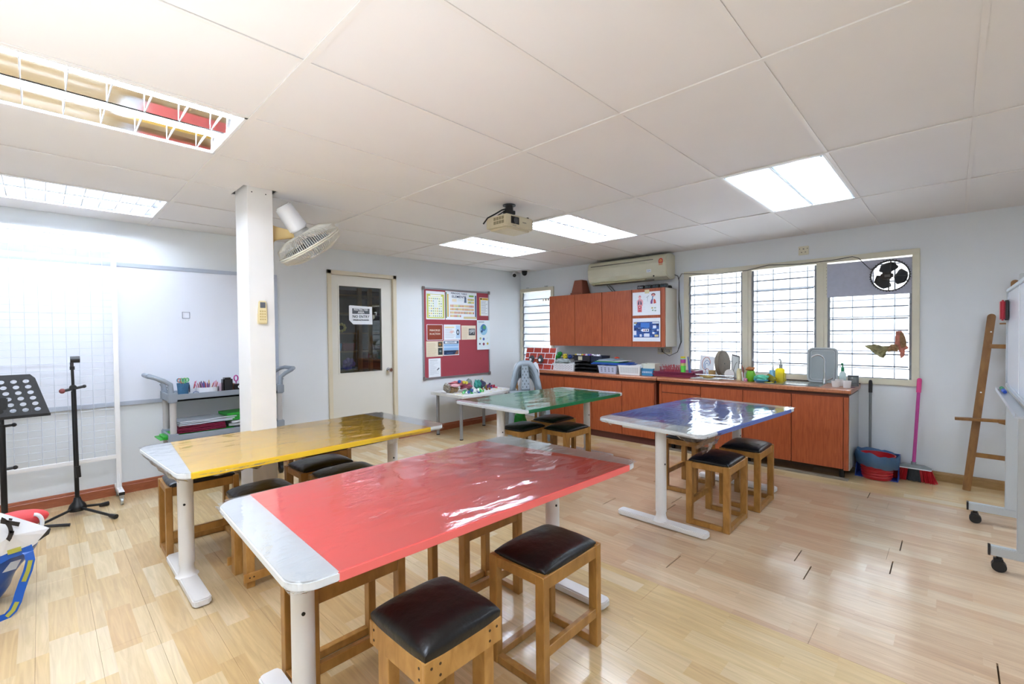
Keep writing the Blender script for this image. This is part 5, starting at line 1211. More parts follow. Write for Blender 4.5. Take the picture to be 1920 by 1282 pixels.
# ================================================================== CRAFT TABLE
t = thing('craft_table', 'small white table with grey tube legs below the noticeboard', 'table', (4.05, 4.62, 0))
m = MB(); m.b2((3.565, 4.29, .535), (4.53, 4.955, .57)); m.build('tabletop', mat('craft_white', '#dfe0dd', .4), t, world=True, bevel=.003)
for x, y in ((3.64, 4.90), (3.64, 4.42), (4.44, 4.88), (4.44, 4.42)):
    m = MB(); m.cyl((x, y, .012), (x, y, .535), .021, n=16); m.build('leg', mat('leg_silver', '#9a9ea4', .35, metal=.5), t, world=True, smooth=True)
    m = MB(); m.cyl((x, y, 0), (x, y, .014), .023, n=14); tag(m.build('foot_cap', BLK, t, world=True), 'black rubber foot')
CT = .571
m = MB()
rd = random.Random(5)
for k in range(26): 
    a, b = rd.uniform(3.60, 4.42), rd.uniform(4.33, 4.6); r = rd.uniform(.008, .03); m.prism([(a+r*math.cos(q), b+r*math.sin(q)*.7) for q in [2*PI*w_/8 for w_ in range(8)]], CT-.001, CT+.0006)
tag(m.build('paint_spot', mat('paint_yellow', '#d9d28a', .6), None), 'dried pale yellow paint spots on the craft table top', 'paint', kind='stuff')
def crump(name, label, c, r, col, cat='craft', seed=0, sc=(1, 1, 1), amp=.35, n=18):
    m = MB(); v = m.ball((0, 0, 0), r, n, (1, 1, 1))
    for w_ in m.bm.verts:
        k = 1+amp*noise.noise(w_.co*(2.2/r)+Vector((seed, 0, 0))); w_.co = Vector((w_.co.x*k*sc[0], w_.co.y*k*sc[1], w_.co.z*k*sc[2]))
    lo = min(w_.co.z for w_ in m.bm.verts)
    o = m.build(name, mat('craft_'+col, col, .55), None, smooth=False); o.location = (c[0], c[1], c[2]-lo); return tag(o, label, cat)
crump('cardboard_model', 'brown cardboard body of the craft animal on the craft table', (3.70, 4.66, CT), .07, '#a58a63', seed=1, sc=(1.2, .8, .6), amp=.5)
crump('paper_model', 'grey crumpled paper lump at the left end of the craft table', (3.61, 4.66, CT), .05, '#8d867a', seed=2, sc=(.8, 1, 1.0), amp=.6)
crump('foil_wrap', 'pink and red crumpled wrapper draped over the cardboard model', (3.76, 4.64, CT+.065), .075, '#b5626a', seed=3, sc=(1.7, .8, .4), amp=.9)
crump('foil_wrap', 'dusky pink wrapper trailing right on the craft table', (3.93, 4.68, CT+.02), .065, '#a04f5f', seed=4, sc=(1.4, .7, .6), amp=.9)
crump('foil_wrap', 'pale pink twisted strip hanging over the cardboard', (3.68, 4.58, CT+.075), .04, '#dba8ad', seed=5, sc=(1.7, .6, .5), amp=.6)
crump('can_model', 'grey-green crushed can standing in the middle of the craft table', (4.03, 4.72, CT), .05, '#76837c', seed=6, sc=(1, .8, 1.5), amp=.3)
crump('paper_model', 'teal and navy crumpled shape right of the can', (4.13, 4.66, CT), .055, '#2f8a7e', seed=7, sc=(1, .8, 1.15), amp=.5)
crump('paper_model', 'dark navy cone-like craft shape with a pale tip', (4.20, 4.66, CT), .055, '#3b3b58', seed=8, sc=(1.2, .8, 1.0), amp=.6)
m = MB(); m.cyl((4.21, 4.66, CT+.06), (4.225, 4.66, CT+.165), .022, .002, n=9); one('paper_cone', m, mat('cone_cream', '#c9b78e', .6), 'thin upright cream paper cone on the craft table', 'cone')
for k, (dx, dz, c, nm) in enumerate(((0, .145, '#2f62a8', 'blue'), (.075, .13, '#d7c443', 'yellow'), (.12, .12, '#dccb4e', 'pale yellow'))):
    m = MB(); m.cyl((3.745+dx, 4.585, CT+dz), (3.745+dx, 4.570, CT+dz), .021, n=14); m.cyl((3.745+dx, 4.572, CT+dz), (3.745+dx, 4.568, CT+dz), .014, n=14)
    one('bottle_cap', m, mat('cap_'+c, c, .4), nm+' bottle cap stuck on the pink wrapper', 'bottle cap', 'coloured bottle caps on the craft table')
rd = random.Random(12); capn = 0
for k in range(64):
    if k < 34: x, y = rd.uniform(3.68, 4.02), rd.uniform(4.36, 4.5); c = rd.choice(['#27a23b', '#2cab46', '#e9ecea', '#1f8a55', '#7fd08a', '#eceeec', '#e9ecea', '#3f5f9a'])
    elif k < 42: x, y = rd.uniform(4.0, 4.22), rd.uniform(4.45, 4.6); c = rd.choice(['#6fc26a', '#8a5f2c', '#b7b34a', '#8f3a3a', '#e6e6e2', '#7a4a2a'])
    else: x, y = rd.uniform(4.22, 4.50), rd.uniform(4.55, 4.78); c = rd.choice(['#a5243a', '#4b2f74', '#c9b03a', '#2f62a8', '#2f7a4a', '#7a2a55', '#cf5f7f', '#2a3355'])
    r = rd.uniform(.014, .023); m = MB(); z = CT+(r if k % 3 else .0)+rd.uniform(0, .022)*(k % 2)
    if k % 3:
        d = Vector((rd.uniform(-.5, .5), -1, rd.uniform(-.2, .4))).normalized(); p = Vector((x, y, z)); m.cyl(p, p+d*.012, r, n=12); m.cyl(p+d*.012, p+d*.013, r*.8, n=12)
    else: m.cyl((x, y, CT), (x, y, CT+.014), r, n=12); m.cyl((x, y, CT+.014), (x, y, CT+.016), r*.85, n=12)
    names = {'#6fc26a': 'light green', '#8a5f2c': 'brown', '#b7b34a': 'olive', '#8f3a3a': 'brick red', '#e6e6e2': 'white', '#7a4a2a': 'brown', '#a5243a': 'crimson', '#4b2f74': 'purple', '#c9b03a': 'yellow', '#2f62a8': 'blue', '#2f7a4a': 'deep green', '#7a2a55': 'plum', '#cf5f7f': 'pink', '#2a3355': 'navy', '#27a23b': 'green', '#2cab46': 'bright green', '#e9ecea': 'white', '#1f8a55': 'dark green', '#7fd08a': 'mint', '#eceeec': 'off-white', '#3f5f9a': 'blue'}
    one('bottle_cap', m, mat('cap_'+c, c, .4), names.get(c, 'dark multicoloured')+' bottle cap in the loose spread at the front of the craft table', 'bottle cap', 'loose bottle caps on the craft table')

# ================================================================== GREY CHAIRS
CHG = mat('chair_grey', '#8c969c', .35, spec=.5)
def chair(x, y, rz, label, zoff=0, tilt=0.0):
    t = thing('plastic_chair', label, 'chair', (x, y, 0), rz, 'stacked grey plastic chairs')
    # back: arch with two openings and a perforated splat, local +Y is the back
    W2, zb, zt_ = .215, .43, .82
    def B(u, v):   # u across -1..1, v height
        z = zb+(zt_-zb)*v; wv = W2*(1-.28*v)
        return Vector((u*wv, .20+.10*v+.03*(1-u*u), z+zoff))
    def strip(nm, pts, w=.0):
        m = MB(); V = [[m.bm.verts.new(B(*p)) for p in row] for row in pts]
        for a, b in zip(V, V[1:]):
            for i in range(len(a)-1): m.bm.faces.new((a[i], a[i+1], b[i+1], b[i]))
        return m.build(nm, CHG, t, smooth=True, solid=.012)
    n = 26; outer = []; inner = []
    for k in range(n+1):
        a = PI*k/n; ca, sa_ = math.cos(a), math.sin(a)
        outer.append((math.copysign(abs(ca)**.55, ca), -.02+1.02*abs(sa_)**.7)); inner.append((math.copysign(abs(ca)**.55, ca)*.72, .0+.80*abs(sa_)**.7))
    strip('back_arch', [outer, inner])
    splat = [[(-.27+.54*i/4, v/12*.84) for i in range(5)] for v in range(13)]
    strip('back_splat', splat)
    m = MB()
    for i in range(4):
        for j in range(7):
            if (i+j) % 2: continue
            p = B(-.18+.12*i, .12+.10*j); m.box(p+Vector((0, -.0085, 0)), (.009, .004, .02))
    tag(m.build('slot', mat('slot_darkgrey', '#3f4549', .6), t), 'dark slots in the splat', kind='stuff')
    m = MB()
    def f(u, v): a, b = (u-.5)*2, v; return (a*(.215+.012*math.sin(PI*b)), .21-.42*b, .43+zoff-.022*math.sin(PI*b)*(1-a*a)-.012*b*b)
    m.sheet(f, 12, 10); m.build('seat', CHG, t, smooth=True, solid=.01)
    m = MB(); m.b2((-.21, -.215, .385+zoff), (.21, -.205, .425+zoff)); m.build('seat_apron', CHG, t, bevel=.004)
    for sx_ in (-1, 1):
        for sy_, yb, yt in ((-1, -.235, -.20), (1, .27, .20)):
            m = MB(); lz = max(.0, zoff*.98)
            a = Vector((sx_*.245, yb, lz)); b = Vector((sx_*.20, yt, .43+zoff)); d = b-a
            q0 = [(-.026, -.022), (.026, -.022), (.026, .022), (-.026, .022)]
            va = [m.bm.verts.new(a+Vector((p_[0]*.8, p_[1]*.8, 0))) for p_ in q0]; vb = [m.bm.verts.new(b+Vector((p_[0]*1.3, p_[1]*1.3, 0))) for p_ in q0]
            for i in range(4): m.bm.faces.new((va[i], va[(i+1) % 4], vb[(i+1) % 4], vb[i]))
            m.bm.faces.new(va[::-1]); m.bm.faces.new(vb); m.build('leg', CHG, t, bevel=.004)
    return t
for k in range(4):
    chair(4.25+.018*(3-k), 3.85+.018*(3-k), math.radians(-42), ('lowest grey plastic chair of the stack in the corner', 'second grey plastic chair from the bottom of the corner stack', 'third grey plastic chair from the bottom of the corner stack', 'topmost grey plastic chair of the stack, slotted arch back facing the room')[k], .05*k)
CP = lambda px, X_: XAt(px, 700, X_).y
for (x, y, z, sx_, lab, dk) in ((4.66, CP(1004, 4.66), .78, .06, 'white cut-out with black curved lines behind the chair back, right one', 1), (4.60, CP(969, 4.60), .76, .06, 'white cut-out with dark oval seen through the left opening of the chair back', 0)):
    t = thing('painted_cutout', lab, 'cut-out', (x, y, 0))
    d1 = Vector((math.cos(math.radians(-46)), math.sin(math.radians(-46)), 0)); d3 = Vector((-math.cos(math.radians(44)), -math.sin(math.radians(44)), 0)); fr = (Vector((x, y, z)), d1, Vector((0, 0, 1)), d3)
    m = MB(); m.prism([(sx_*math.cos(a)*.9, .16*math.sin(a)) for a in [2*PI*k/24 for k in range(24)]], 0, .006, fr); m.build('board', PAPER, t, world=True)
    m = MB()
    for rr, zz in ((.6, .0), (.35, -.02)): m.ring([fr[0]+d1*(sx_*rr*math.cos(a))+Vector((0, 0, zz+.12*rr*math.sin(a)))+d3*.007 for a in [2*PI*k/20 for k in range(20)]], .005, n=5, closed=True)
    m.build('painted_line', BLK, t, world=True); m = MB(); m.b2((x-.012, y-.012, 0), (x+.012, y+.012, z-.1)); m.build('stake', STOOLW, t, world=True)
m = MB()
v = m.ball((0, 0, 0), .12, 20, (1, .8, 1.1))
for w_ in m.bm.verts: w_.co *= 1+.25*noise.noise(w_.co*14)
o = m.build('plastic_bag', mat('bag_green', '#1e9a3a', .3), None); o.location = (4.50, 4.24, .14); tag(o, 'shiny green plastic bag on the floor in the corner behind the chairs', 'bag')
m = MB()
v = m.ball((0, 0, 0), .07, 16, (1, .8, .9))
for w_ in m.bm.verts: w_.co *= 1+.25*noise.noise(w_.co*18)
o = m.build('plastic_bag', mat('bag_mauve', '#9a6470', .35), None); o.location = (1.66, 3.63, .425); 
m = MB(); o.location = (1.67, 3.62, .525); tag(o, 'mauve plastic bag lying on the hidden stool under the yellow table', 'bag')

# ================================================================== ON THE WORKTOPS
def wy(px, x): return XAt(px, 700, x).y            # y of the bearing through column px at depth x
WT = WZ+.0005
# left worktop: brick painting, mask, papers
y0_ = wy(1040, 4.99); y1_ = wy(984, 4.99)
t = thing('brick_painting', 'painted red brick wall panel leaning in the corner window', 'painting', (5.0, (y0_+y1_)/2, WT))
lean = math.radians(14); O = Vector((4.97, y1_, WT+.0)); e1 = Vector((0, -1, 0)); e2 = Vector((math.sin(lean), 0, math.cos(lean))); e3 = Vector((-math.cos(lean), 0, math.sin(lean)))
bw_, bh_ = y1_-y0_, .315
m = MB(); m.prism([(0, 0), (bw_, 0), (bw_, bh_), (.03, bh_), (0, bh_*.6)], 0, .008, (O, e1, e2, e3)); m.build('panel', PAPER, t, world=True)
BR = mat('brick_paint', '#a8392a', .7, var=.2, vscale=40)
for r_ in range(4):
    z = .006+r_*.079; x = .012 if r_ % 2 else -.06
    while x < bw_-.02:
        a, b = max(x, .01), min(x+.134, bw_-.008)
        if b-a > .02: m = MB(); m.prism([(a, z), (b, z), (b, z+.068), (a, z+.068)], .008, .0105, (O, e1, e2, e3)); m.build('brick', BR, t, world=True)
        x += .147
t = thing('paper_mask', 'dark grey crumpled mask with white eyes on the brick painting', 'mask', (4.93, wy(1006, 4.93), WT))
yy = wy(1006, 4.93)
for s_, px in ((-1, 997), (1, 1014)):
    m = MB(); c = Vector((4.925, wy(px, 4.925), WT+.15)); m.ball((0, 0, 0), .055, 12, (.4, .9, 1))
    for w_ in m.bm.verts: w_.co *= 1+.4*noise.noise(w_.co*25+Vector((s_, 0, 0)))
    bmesh.ops.transform(m.bm, matrix=Matrix.Translation(c), verts=m.bm.verts[:]); m.build('cheek', mat('mask_dark', '#3b3f42', .7), t, world=True)
    m = MB(); m.cyl(c+Vector((-.022, 0, -.01)), c+Vector((-.026, 0, -.01)), .02, n=12); m.build('eye', PAPER, t, world=True)
m = MB(); m.cyl((4.93, yy, WT), (4.93, yy, WT+.15), .006, n=6); m.build('stick', STOOLW, t, world=True)
def wbox(name, label, px0, px1, x0, depth, h, col, cat, z=WT, taper=.0, m_=None, bevel=.004, holes=None, hd='#4a4a4c', wall=True):
    ya, yb = wy(px0, x0), wy(px1, x0); yc, w_ = (ya+yb)/2, abs(ya-yb)
    t = thing(name, label, cat, (x0+depth/2, yc, z)); M_ = m_ or mat('col_'+col, col, .5)
    m = MB(); k = 1-taper
    a, b = w_/2, depth/2
    lo = [(-b*k, -a*k), (b*k, -a*k), (b*k, a*k), (-b*k, a*k)]; hi = [(-b, -a), (b, -a), (b, a), (-b, a)]; hi2 = [(p[0]*.95, p[1]*.97) for p in hi]; lo2 = [(p[0]*.93, p[1]*.95) for p in lo]
    L = [[m.bm.verts.new((*p, zz)) for p in q] for q, zz in ((lo, 0), (hi, h), (hi2, h), (lo2, .004))]
    for A_, B_ in zip(L, L[1:]):
        for i in range(4): m.bm.faces.new((A_[i], A_[(i+1) % 4], B_[(i+1) % 4], B_[i]))
    m.bm.faces.new(L[0][::-1]); m.bm.faces.new(L[3]); m.build('body', M_, t)
    m = MB()
    for p, q in zip(hi, hi[1:]+hi[:1]): m.beam((p[0], p[1], h-.004), (q[0], q[1], h-.004), .008, .010)
    m.build('rim', M_, t)
    if holes:
        r_, c_ = holes; m = MB()
        for i in range(r_):
            for j in range(c_):
                zz = h*(.2+.6*(i+.5)/r_); y = -a*k*.9+2*a*k*.9*(j+.5)/c_
                if (i+j) % 2 and c_ == 12: continue
                kk = k+(1-k)*zz/h; m.box((-b*kk-.0006, y, zz), (.002, 1.8*a*k/c_*.42, h*.6/r_*.42))
        nb = max(2, int(c_*depth/w_))
        for i in range(r_):
            for j in range(nb):
                zz = h*(.2+.6*(i+.5)/r_); x = -b*k*.85+2*b*k*.85*(j+.5)/nb; kk = k+(1-k)*zz/h; m.box((x, -a*kk-.0006, zz), (1.8*b*k/nb*.4, .002, h*.6/r_*.5))
        tag(m.build('perforation', mat('hole_'+hd, hd, .7), t), kind='stuff')
    return t, yc, w_
wbox('paper_stack', 'low stack of crinkled papers between the brick panel and the white basket', 1018, 1035, 5.04, .2, .065, '#8a7f7a', 'papers')
wbox('plastic_basket', 'white lattice basket under the green toys on the left worktop', 1036, 1076, 4.97, .24, .10, '#dfe2e4', 'basket', taper=.10, holes=(5, 12))
crump('clear_packaging', 'crumpled clear packaging heaped in the white lattice basket', (5.09, wy(1056, 5.09), WT+.075), .09, '#a9b3b0', 'packaging', seed=21, sc=(.9, 1.3, .42), amp=.5)
yc = wy(1062, 5.2); t = thing('wire_basket', 'black wire tray holding green and yellow toys above the white basket', 'basket', (5.26, wy(1070, 5.26), WT+.16))
ya, yb = wy(1054, 5.26), wy(1086, 5.26)
m = MB()
for zz in (.16, .20):
    m.ring([(5.18, ya, WT+zz), (5.18, yb, WT+zz), (5.36, yb, WT+zz), (5.36, ya, WT+zz)], .003, n=5, closed=True)
for k in range(9): y = ya+(yb-ya)*k/8; m.ring([(5.18, y, WT+.20), (5.18, y, WT+.16), (5.36, y, WT+.16), (5.36, y, WT+.20)], .0018, n=4)
for x in (5.18, 5.36):
    for y in (ya, yb): m.cyl((x, y, WT), (x, y, WT+.16), .003, n=5)
m.build('wire_frame', BLKM, t, world=True)
for k, (px, dz, r, c, lab) in enumerate(((1036, .115, .04, '#1f8f2f', 'green toy lump hanging at the left of the wire tray'), (1046, .15, .038, '#25a035', 'bright green toy in the wire tray'), (1050, .195, .034, '#1f8f3a', 'round green toy on top of the pile'), (1060, .165, .034, '#d9c02c', 'yellow toy in the wire tray'), (1069, .165, .03, '#2f4f9a', 'blue toy right of the yellow one'))):
    crump('soft_toy', lab, (5.20, wy(px, 5.20), WT+dz-.02), r, c, 'toy', seed=30+k, amp=.5)
for k in range(3):
    z = WT+.008+k*.046
    m = MB(); ya, yb = wy(1078, 5.0), wy(1120, 5.0); m.b2((5.0, yb, z-.008), (5.28, ya, z)); 
    for y in (ya, yb): m.b2((5.0, y-.004, z), (5.28, y+.004, z+.03))
    m.b2((5.27, yb, z), (5.28, ya, z+.03)); one('paper_tray', m, mat('tray_black', '#17181c', .4), ('bottom', 'middle', 'top')[k]+' of the stacked black letter trays on the left worktop', 'tray', 'black letter trays')
t, _, _ = wbox('plastic_crate', 'black crate with a white label and bright scraps on the letter trays', 1076, 1106, 5.03, .2, .075, '#1a1b22', 'crate', z=WT+.141, taper=.04)
m = MB(); m.b2((-.103, -.01, .012), (-.1005, .055, .062)); m.build('label_card', mat('card_cream', '#c9c5a8', .6), t)
t2, _, _ = wbox('plastic_crate', 'navy crate with white and yellow paper scraps right of the labelled crate', 1107, 1128, 5.05, .2, .07, '#1c2136', 'crate', z=WT+.141, taper=.04)
rd = random.Random(3)
for k in range(12):
    px = 1080+k*4; c = rd.choice(['#d9d3e0', '#e0c93a', '#c03a55', '#3a55b0', '#e8e8ee', '#7a3a8a'])
    crump('paper_scrap', 'small crumpled bright paper scrap in the black crates', (5.12, wy(px, 5.12), WT+.145+.05), .018, c, 'paper scrap', seed=50+k, amp=.5, n=8)['group'] = 'bright paper scraps in the black crates'
wbox('plastic_basket', 'pale lilac basket with square holes under the blue folders', 1121, 1155, 4.96, .24, .10, '#b9bfd3', 'basket', taper=.10, holes=(3, 4), hd='#5a5f70')
for k, (c, px0, px1, th, lab) in enumerate((('#1d4fa8', 1117, 1185, .012, 'lowest royal blue folder on the lilac basket'), ('#2559b5', 1120, 1180, .010, 'second blue folder on the lilac basket'), ('#2a9a48', 1124, 1168, .008, 'green folder on top of the blue folders'), ('#d6dad9', 1128, 1174, .006, 'white sheet folder on the green folder'), ('#9fb3bf', 1131, 1158, .006, 'grey-blue sheet on the white folder'))):
    ya, yb = wy(px0, 5.08), wy(px1, 5.08); folder('document_folder', lab, 4.97, yb, 5.22, ya, WT+.112+k*.0145, c, th, .04*(k % 2), .4, .003)
crump('red_packet', 'small orange-red packet on the folder pile', (5.1, wy(1157, 5.1), WT+.185), .024, '#cf4a2a', 'packet', seed=71, sc=(.8, 1.5, .4))
wbox('plastic_basket', 'white finely perforated basket near the end of the left worktop', 1159, 1200, 4.97, .22, .115, '#e3e4e2', 'basket', taper=.08, holes=(6, 14))
wbox('plastic_basket', 'turquoise-blue slatted basket holding a pale box', 1202, 1224, 5.0, .2, .085, '#3a86b5', 'basket', taper=.06, holes=(1, 8), hd='#dfe8ee')
wbox('pale_box', 'pale cream box standing in the blue basket', 1203, 1228, 5.04, .13, .135, '#d8d8c8', 'box', z=WT+.006, taper=.02)
# pink dish tray, bottles, plates
t = thing('dish_tray', 'maroon-pink plastic dish tray across the join of the worktops', 'tray', (5.1, wy(1265, 5.1), WT))
ya, yb = wy(1223, 5.02), wy(1302, 5.02)
PK = mat('tray_pink', '#8f3f5c', .4)
for z0_, k in ((0, 1), (.028, .97)):
    m = MB(); a, b = abs(ya-yb)/2*k, .17*k; yc = (ya+yb)/2; L = []
    for q, zz in ((.88, 0), (1, .035), (.97, .035), (.86, .006)): L.append([m.bm.verts.new((5.17+sx_*b*q, yc+s_*a*q, WT+z0_+zz)) for sx_, s_ in ((-1, -1), (1, -1), (1, 1), (-1, 1))])
    for A_, B_ in zip(L, L[1:]):
        for i in range(4): m.bm.faces.new((A_[i], A_[(i+1) % 4], B_[(i+1) % 4], B_[i]))
    m.bm.faces.new(L[0][::-1]); m.bm.faces.new(L[3]); m.build('tray_layer', PK, t, world=True)
m = MB(); yy = wy(1310, 5.15); m.b2((5.05, yy-.0, WT), (5.28, yy+.035, WT+.075)); m.build('cutlery_box', PK, t, world=True, bevel=.004)
m = MB(); c = Vector((5.14, wy(1232, 5.14), WT+.075)); m.cyl(c+Vector((0, .004, 0)), c+Vector((0, -.006, .002)), .055, n=22); one('blue_plate', m, mat('plate_blue', '#2a78a8', .35), 'blue plate leaning at the left end of the pink tray', 'plate')
bpy.data.objects['blue_plate'].rotation_euler = (0, 0, 0)
rd = random.Random(8)
t = thing('red_straws', 'dense bunch of red looped straws standing in the pink tray', 'straws', (5.15, wy(1258, 5.15), WT+.035)); m = MB()
for k in range(90):
    y = wy(rd.uniform(1241, 1277), 5.15); x = rd.uniform(5.08, 5.22); h = rd.uniform(.06, .10); w_ = rd.uniform(-.012, .012); z0_ = WT+.036
    m.ring([(x, y, z0_), (x, y+w_*.3, z0_+h*.6), (x, y+w_, z0_+h), (x, y+w_+.008, z0_+h*.9)], .0022, n=3)
tag(m.build('straw', mat('straw_red', '#b5404a', .4), t, world=True), kind='stuff')
t = thing('stacked_cups', 'tall stack of yellow, mint, magenta and green plastic cups', 'cups', (5.12, wy(1281, 5.12), WT+.035)); c = t.location
for z0_, z1_, r0_, r1_, col, lab in ((0, .095, .025, .031, '#62d34a', 'bright green cup'), (.095, .125, .030, .032, '#b9b86a', 'olive cup rim'), (.125, .168, .030, .031, '#b03a8a', 'magenta cup'), (.168, .182, .030, .033, '#a8e0b0', 'mint cup rim'), (.182, .20, .027, .029, '#d9c22c', 'yellow cup')):
    m = MB(); m.lathe([(.001, z0_), (r0_, z0_), (r1_, z1_), (r1_*.9, z1_), (.001, z1_-.004)], n=22); tag(m.build('cup', mat('cup_'+col, col, .35), t), lab)
m = MB(); m.cyl((5.30, wy(1294, 5.3), WT+.03), (5.36, wy(1290, 5.36), WT+.22), .016, .006, n=10); one('umbrella_handle', m, mat('blue_red', '#4a5f9a', .5), 'narrow blue stick leaning behind the stacked cups', 'stick')
# drawing sheet, roll, discs, frames
t = thing('child_painting', 'white card with a child painting of coloured curves leaning on the window sill', 'painting', (5.33, wy(1324, 5.33), WT))
def leanpanel(px0, px1, x, h, lean, th, base, t, twist=0.0, z=WT):
    ya, yb = wy(px0, x), wy(px1, x); w_ = ya-yb; e1 = Vector((math.sin(twist), -math.cos(twist), 0)); n_ = Vector((-math.cos(twist), -math.sin(twist), 0))
    e2 = (Vector((0, 0, 1))*math.cos(lean)-n_*math.sin(lean)).normalized(); e3 = e1.cross(e2).normalized()
    if e3.dot(n_) < 0: e3 = -e3
    O = Vector((x, ya, z)); m = MB(); m.prism([(0, 0), (w_, 0), (w_, h*.92), (0, h)], 0, th, (O, e1, e2, e3)); m.build('panel', base, t, world=True)
    return (O, e1, e2, e3), w_
fr, w_ = leanpanel(1310, 1337, 5.27, .255, .25, .003, PAPER, t)
for rr, c, cx_, cy_ in ((.075, '#c65a45', .45, .62), (.055, '#4a7fb5', .5, .55), (.03, '#4a7fb5', .5, .52), (.035, '#c65a45', .55, .25), (.03, '#5a7fb0', .5, .12)):
    m = MB(); m.ring([fr[0]+fr[1]*(w_*cx_+rr*.6*math.cos(a))+fr[2]*(.25*cy_+rr*math.sin(a))+fr[3]*.005 for a in [PI*.0+PI*1.5*k/16 for k in range(17)]], .0025, n=4); tag(m.build('brush_line', mat('line_'+c, c, .6), t, world=True), 'painted curve')
m = MB(); p = (5.2, wy(1335, 5.2), WT); m.cyl(p, (p[0], p[1], WT+.085), .036, n=22); m.cyl((p[0], p[1], WT+.085), (p[0], p[1], WT+.086), .026, n=18); one('tape_roll', m, mat('roll_tan', '#b0905c', .6), 'tan roll of brown tape standing on end', 'roll')
t = thing('clay_disc', 'large round grey-brown pottery disc standing on edge', 'disc', (5.33, wy(1355, 5.33), WT))
c = Vector((5.33, wy(1355, 5.33), WT+.155)); ax = Vector((-.12, -.98, .06)).normalized(); tw = Vector((.30, -.95, 0)).normalized()
m = MB(); m.cyl(c-ax*.022, c+ax*.022, .148, n=36); m.build('disc', mat('disc_brown', '#7d7263', .7, var=.12, vscale=14), t, world=True, bevel=.006); m = MB(); m.cyl(c+ax*.02, c+ax*.024, .008, n=10); m.build('centre_hole', BLK, t, world=True)
t = thing('wire_rack', 'grey metal dish rack with flat plates on the right worktop', 'rack', (5.22, wy(1362, 5.22), WT))
ya, yb = wy(1310, 5.16), wy(1382, 5.16)
m = MB()
for zz in (.012, .045): m.ring([(5.06, ya, WT+zz), (5.06, yb, WT+zz), (5.28, yb, WT+zz), (5.28, ya, WT+zz)], .004, n=6, closed=True)
for k in range(17): y = ya+(yb-ya)*k/16; m.ring([(5.06, y, WT+.045), (5.06, y, WT+.012), (5.28, y, WT+.012), (5.28, y, WT+.045)], .002, n=4)
m.build('wire_frame', STEEL, t, world=True)
ya, yb = wy(1296, 5.0), wy(1350, 5.0); m = MB(); m.b2((4.97, yb, WT), (5.045, ya, WT+.014)); one('newspaper_mat', m, mat('mat_grey', '#b5b2a8', .7, var=.2, vscale=20), 'paint-stained grey mat in front of the dish rack', 'mat', bevel=.004)
crump('gold_wire', 'tangle of brass-coloured wire on the paint-stained mat', (5.0, wy(1325, 5.0), WT+.014), .035, '#a48a4a', 'wire', seed=81, sc=(.6, 2.2, .35), amp=.7)
m = MB(); c = Vector((5.25, wy(1368, 5.25), WT+.05)); m.cyl(c+Vector((.01, 0, 0)), c-Vector((.008, 0, 0)), .052, n=24); one('white_bowl', m, mat('bowl_white', '#d9d6d2', .3), 'white bowl on edge in the rack beside the pottery disc', 'bowl')
t = thing('picture_frame', 'dark-edged picture frame leaning right of the pottery disc', 'frame', (5.28, wy(1378, 5.28), WT))
fr, w_ = leanpanel(1371, 1386, 5.27, .27, .1, .006, mat('frame_dark', '#4a4a4a', .5), t)
m = MB(); m.prism([(.008, .01), (w_-.008, .01), (w_-.008, .235), (.008, .252)], .006, .008, fr); m.build('picture', mat('picture_pale', '#c3c6c4', .5), t, world=True)
m = MB(); m.ring([fr[0]+fr[1]*(w_*.2+.045*k/8)+fr[2]*(.05+.13*math.sin(k/8*PI*.55))+fr[3]*.009 for k in range(9)], .002, n=4); m.build('drawn_line', BLK, t, world=True)
# pots and bottles
def bottle(name, label, px, x, prof, mt, cat='bottle', z=WT, extra=None):
    t = thing(name, label, cat, (x, wy(px, x), z)); m = MB(); m.lathe(prof, n=22); m.build('body', mt, t, smooth=True); return t
t = bottle('glue_bottle', 'cream plastic bottle right of the picture frame', 1386, 5.12, [(.001, 0), (.026, 0), (.026, .095), (.024, .105), (.018, .108), (.018, .125), (.001, .128)], mat('bottle_cream', '#d9cfa4', .4))
penpot('brush_pot', 'pale pot crowded with paint brushes by the window mullion', 5.13, wy(1396, 5.13), .025, .03, .09, '#c9ced0', 9, ['#8a6f55', '#5b5f66', '#c9b79a', '#3a3f44', '#b55a4a'], z0=WT, hh=.15, cat='brush pot', spread=.6)
bottle('pink_cup', 'tiny white cup with pink spots in front of the brush pot', 1398, 5.05, [(.001, 0), (.016, 0), (.018, .032), (.015, .032), (.001, .006)], mat('pink_spot', '#d38fae', .5, var=.5, vscale=60), 'cup')
t = bottle('green_jar', 'translucent lime green jar stuffed with orange cloth', 1408, 5.09, [(.001, 0), (.034, 0), (.045, .03), (.045, .075), (.034, .11), (.030, .112), (.03, .108), (.001, .1)], mat('jar_green', '#6fb51c', .2, coat=.4), 'jar')
crump('orange_cloth', 'orange-tan cloth bulging out of the green jar', (5.09, wy(1407, 5.09), WT+.105), .033, '#b5723c', 'cloth', seed=91, sc=(1, 1.2, .6), amp=.5)
bottle('blue_dish', 'light blue dish with a mint cloth in front of the bottles', 1427, 5.07, [(.001, 0), (.045, 0), (.068, .022), (.066, .03), (.04, .012), (.001, .01)], mat('dish_blue', '#4a9cc4', .35), 'dish')
crump('mint_cloth', 'crumpled mint green cloth lying in the blue dish', (5.07, wy(1427, 5.07), WT+.014), .05, '#62c4a0', 'cloth', seed=92, sc=(1, 1.25, .55), amp=.5)
m = MB(); m.box((5.13, wy(1446, 5.13), WT+.04), (.03, .085, .055), Matrix.Rotation(.55, 4, 'X')); one('yellow_sponge', m, mat('sponge', '#9a8a2c', .9, bump=.6, bscale=120), 'dirty yellow sponge leaning on the bottles', 'sponge', bevel=.006)
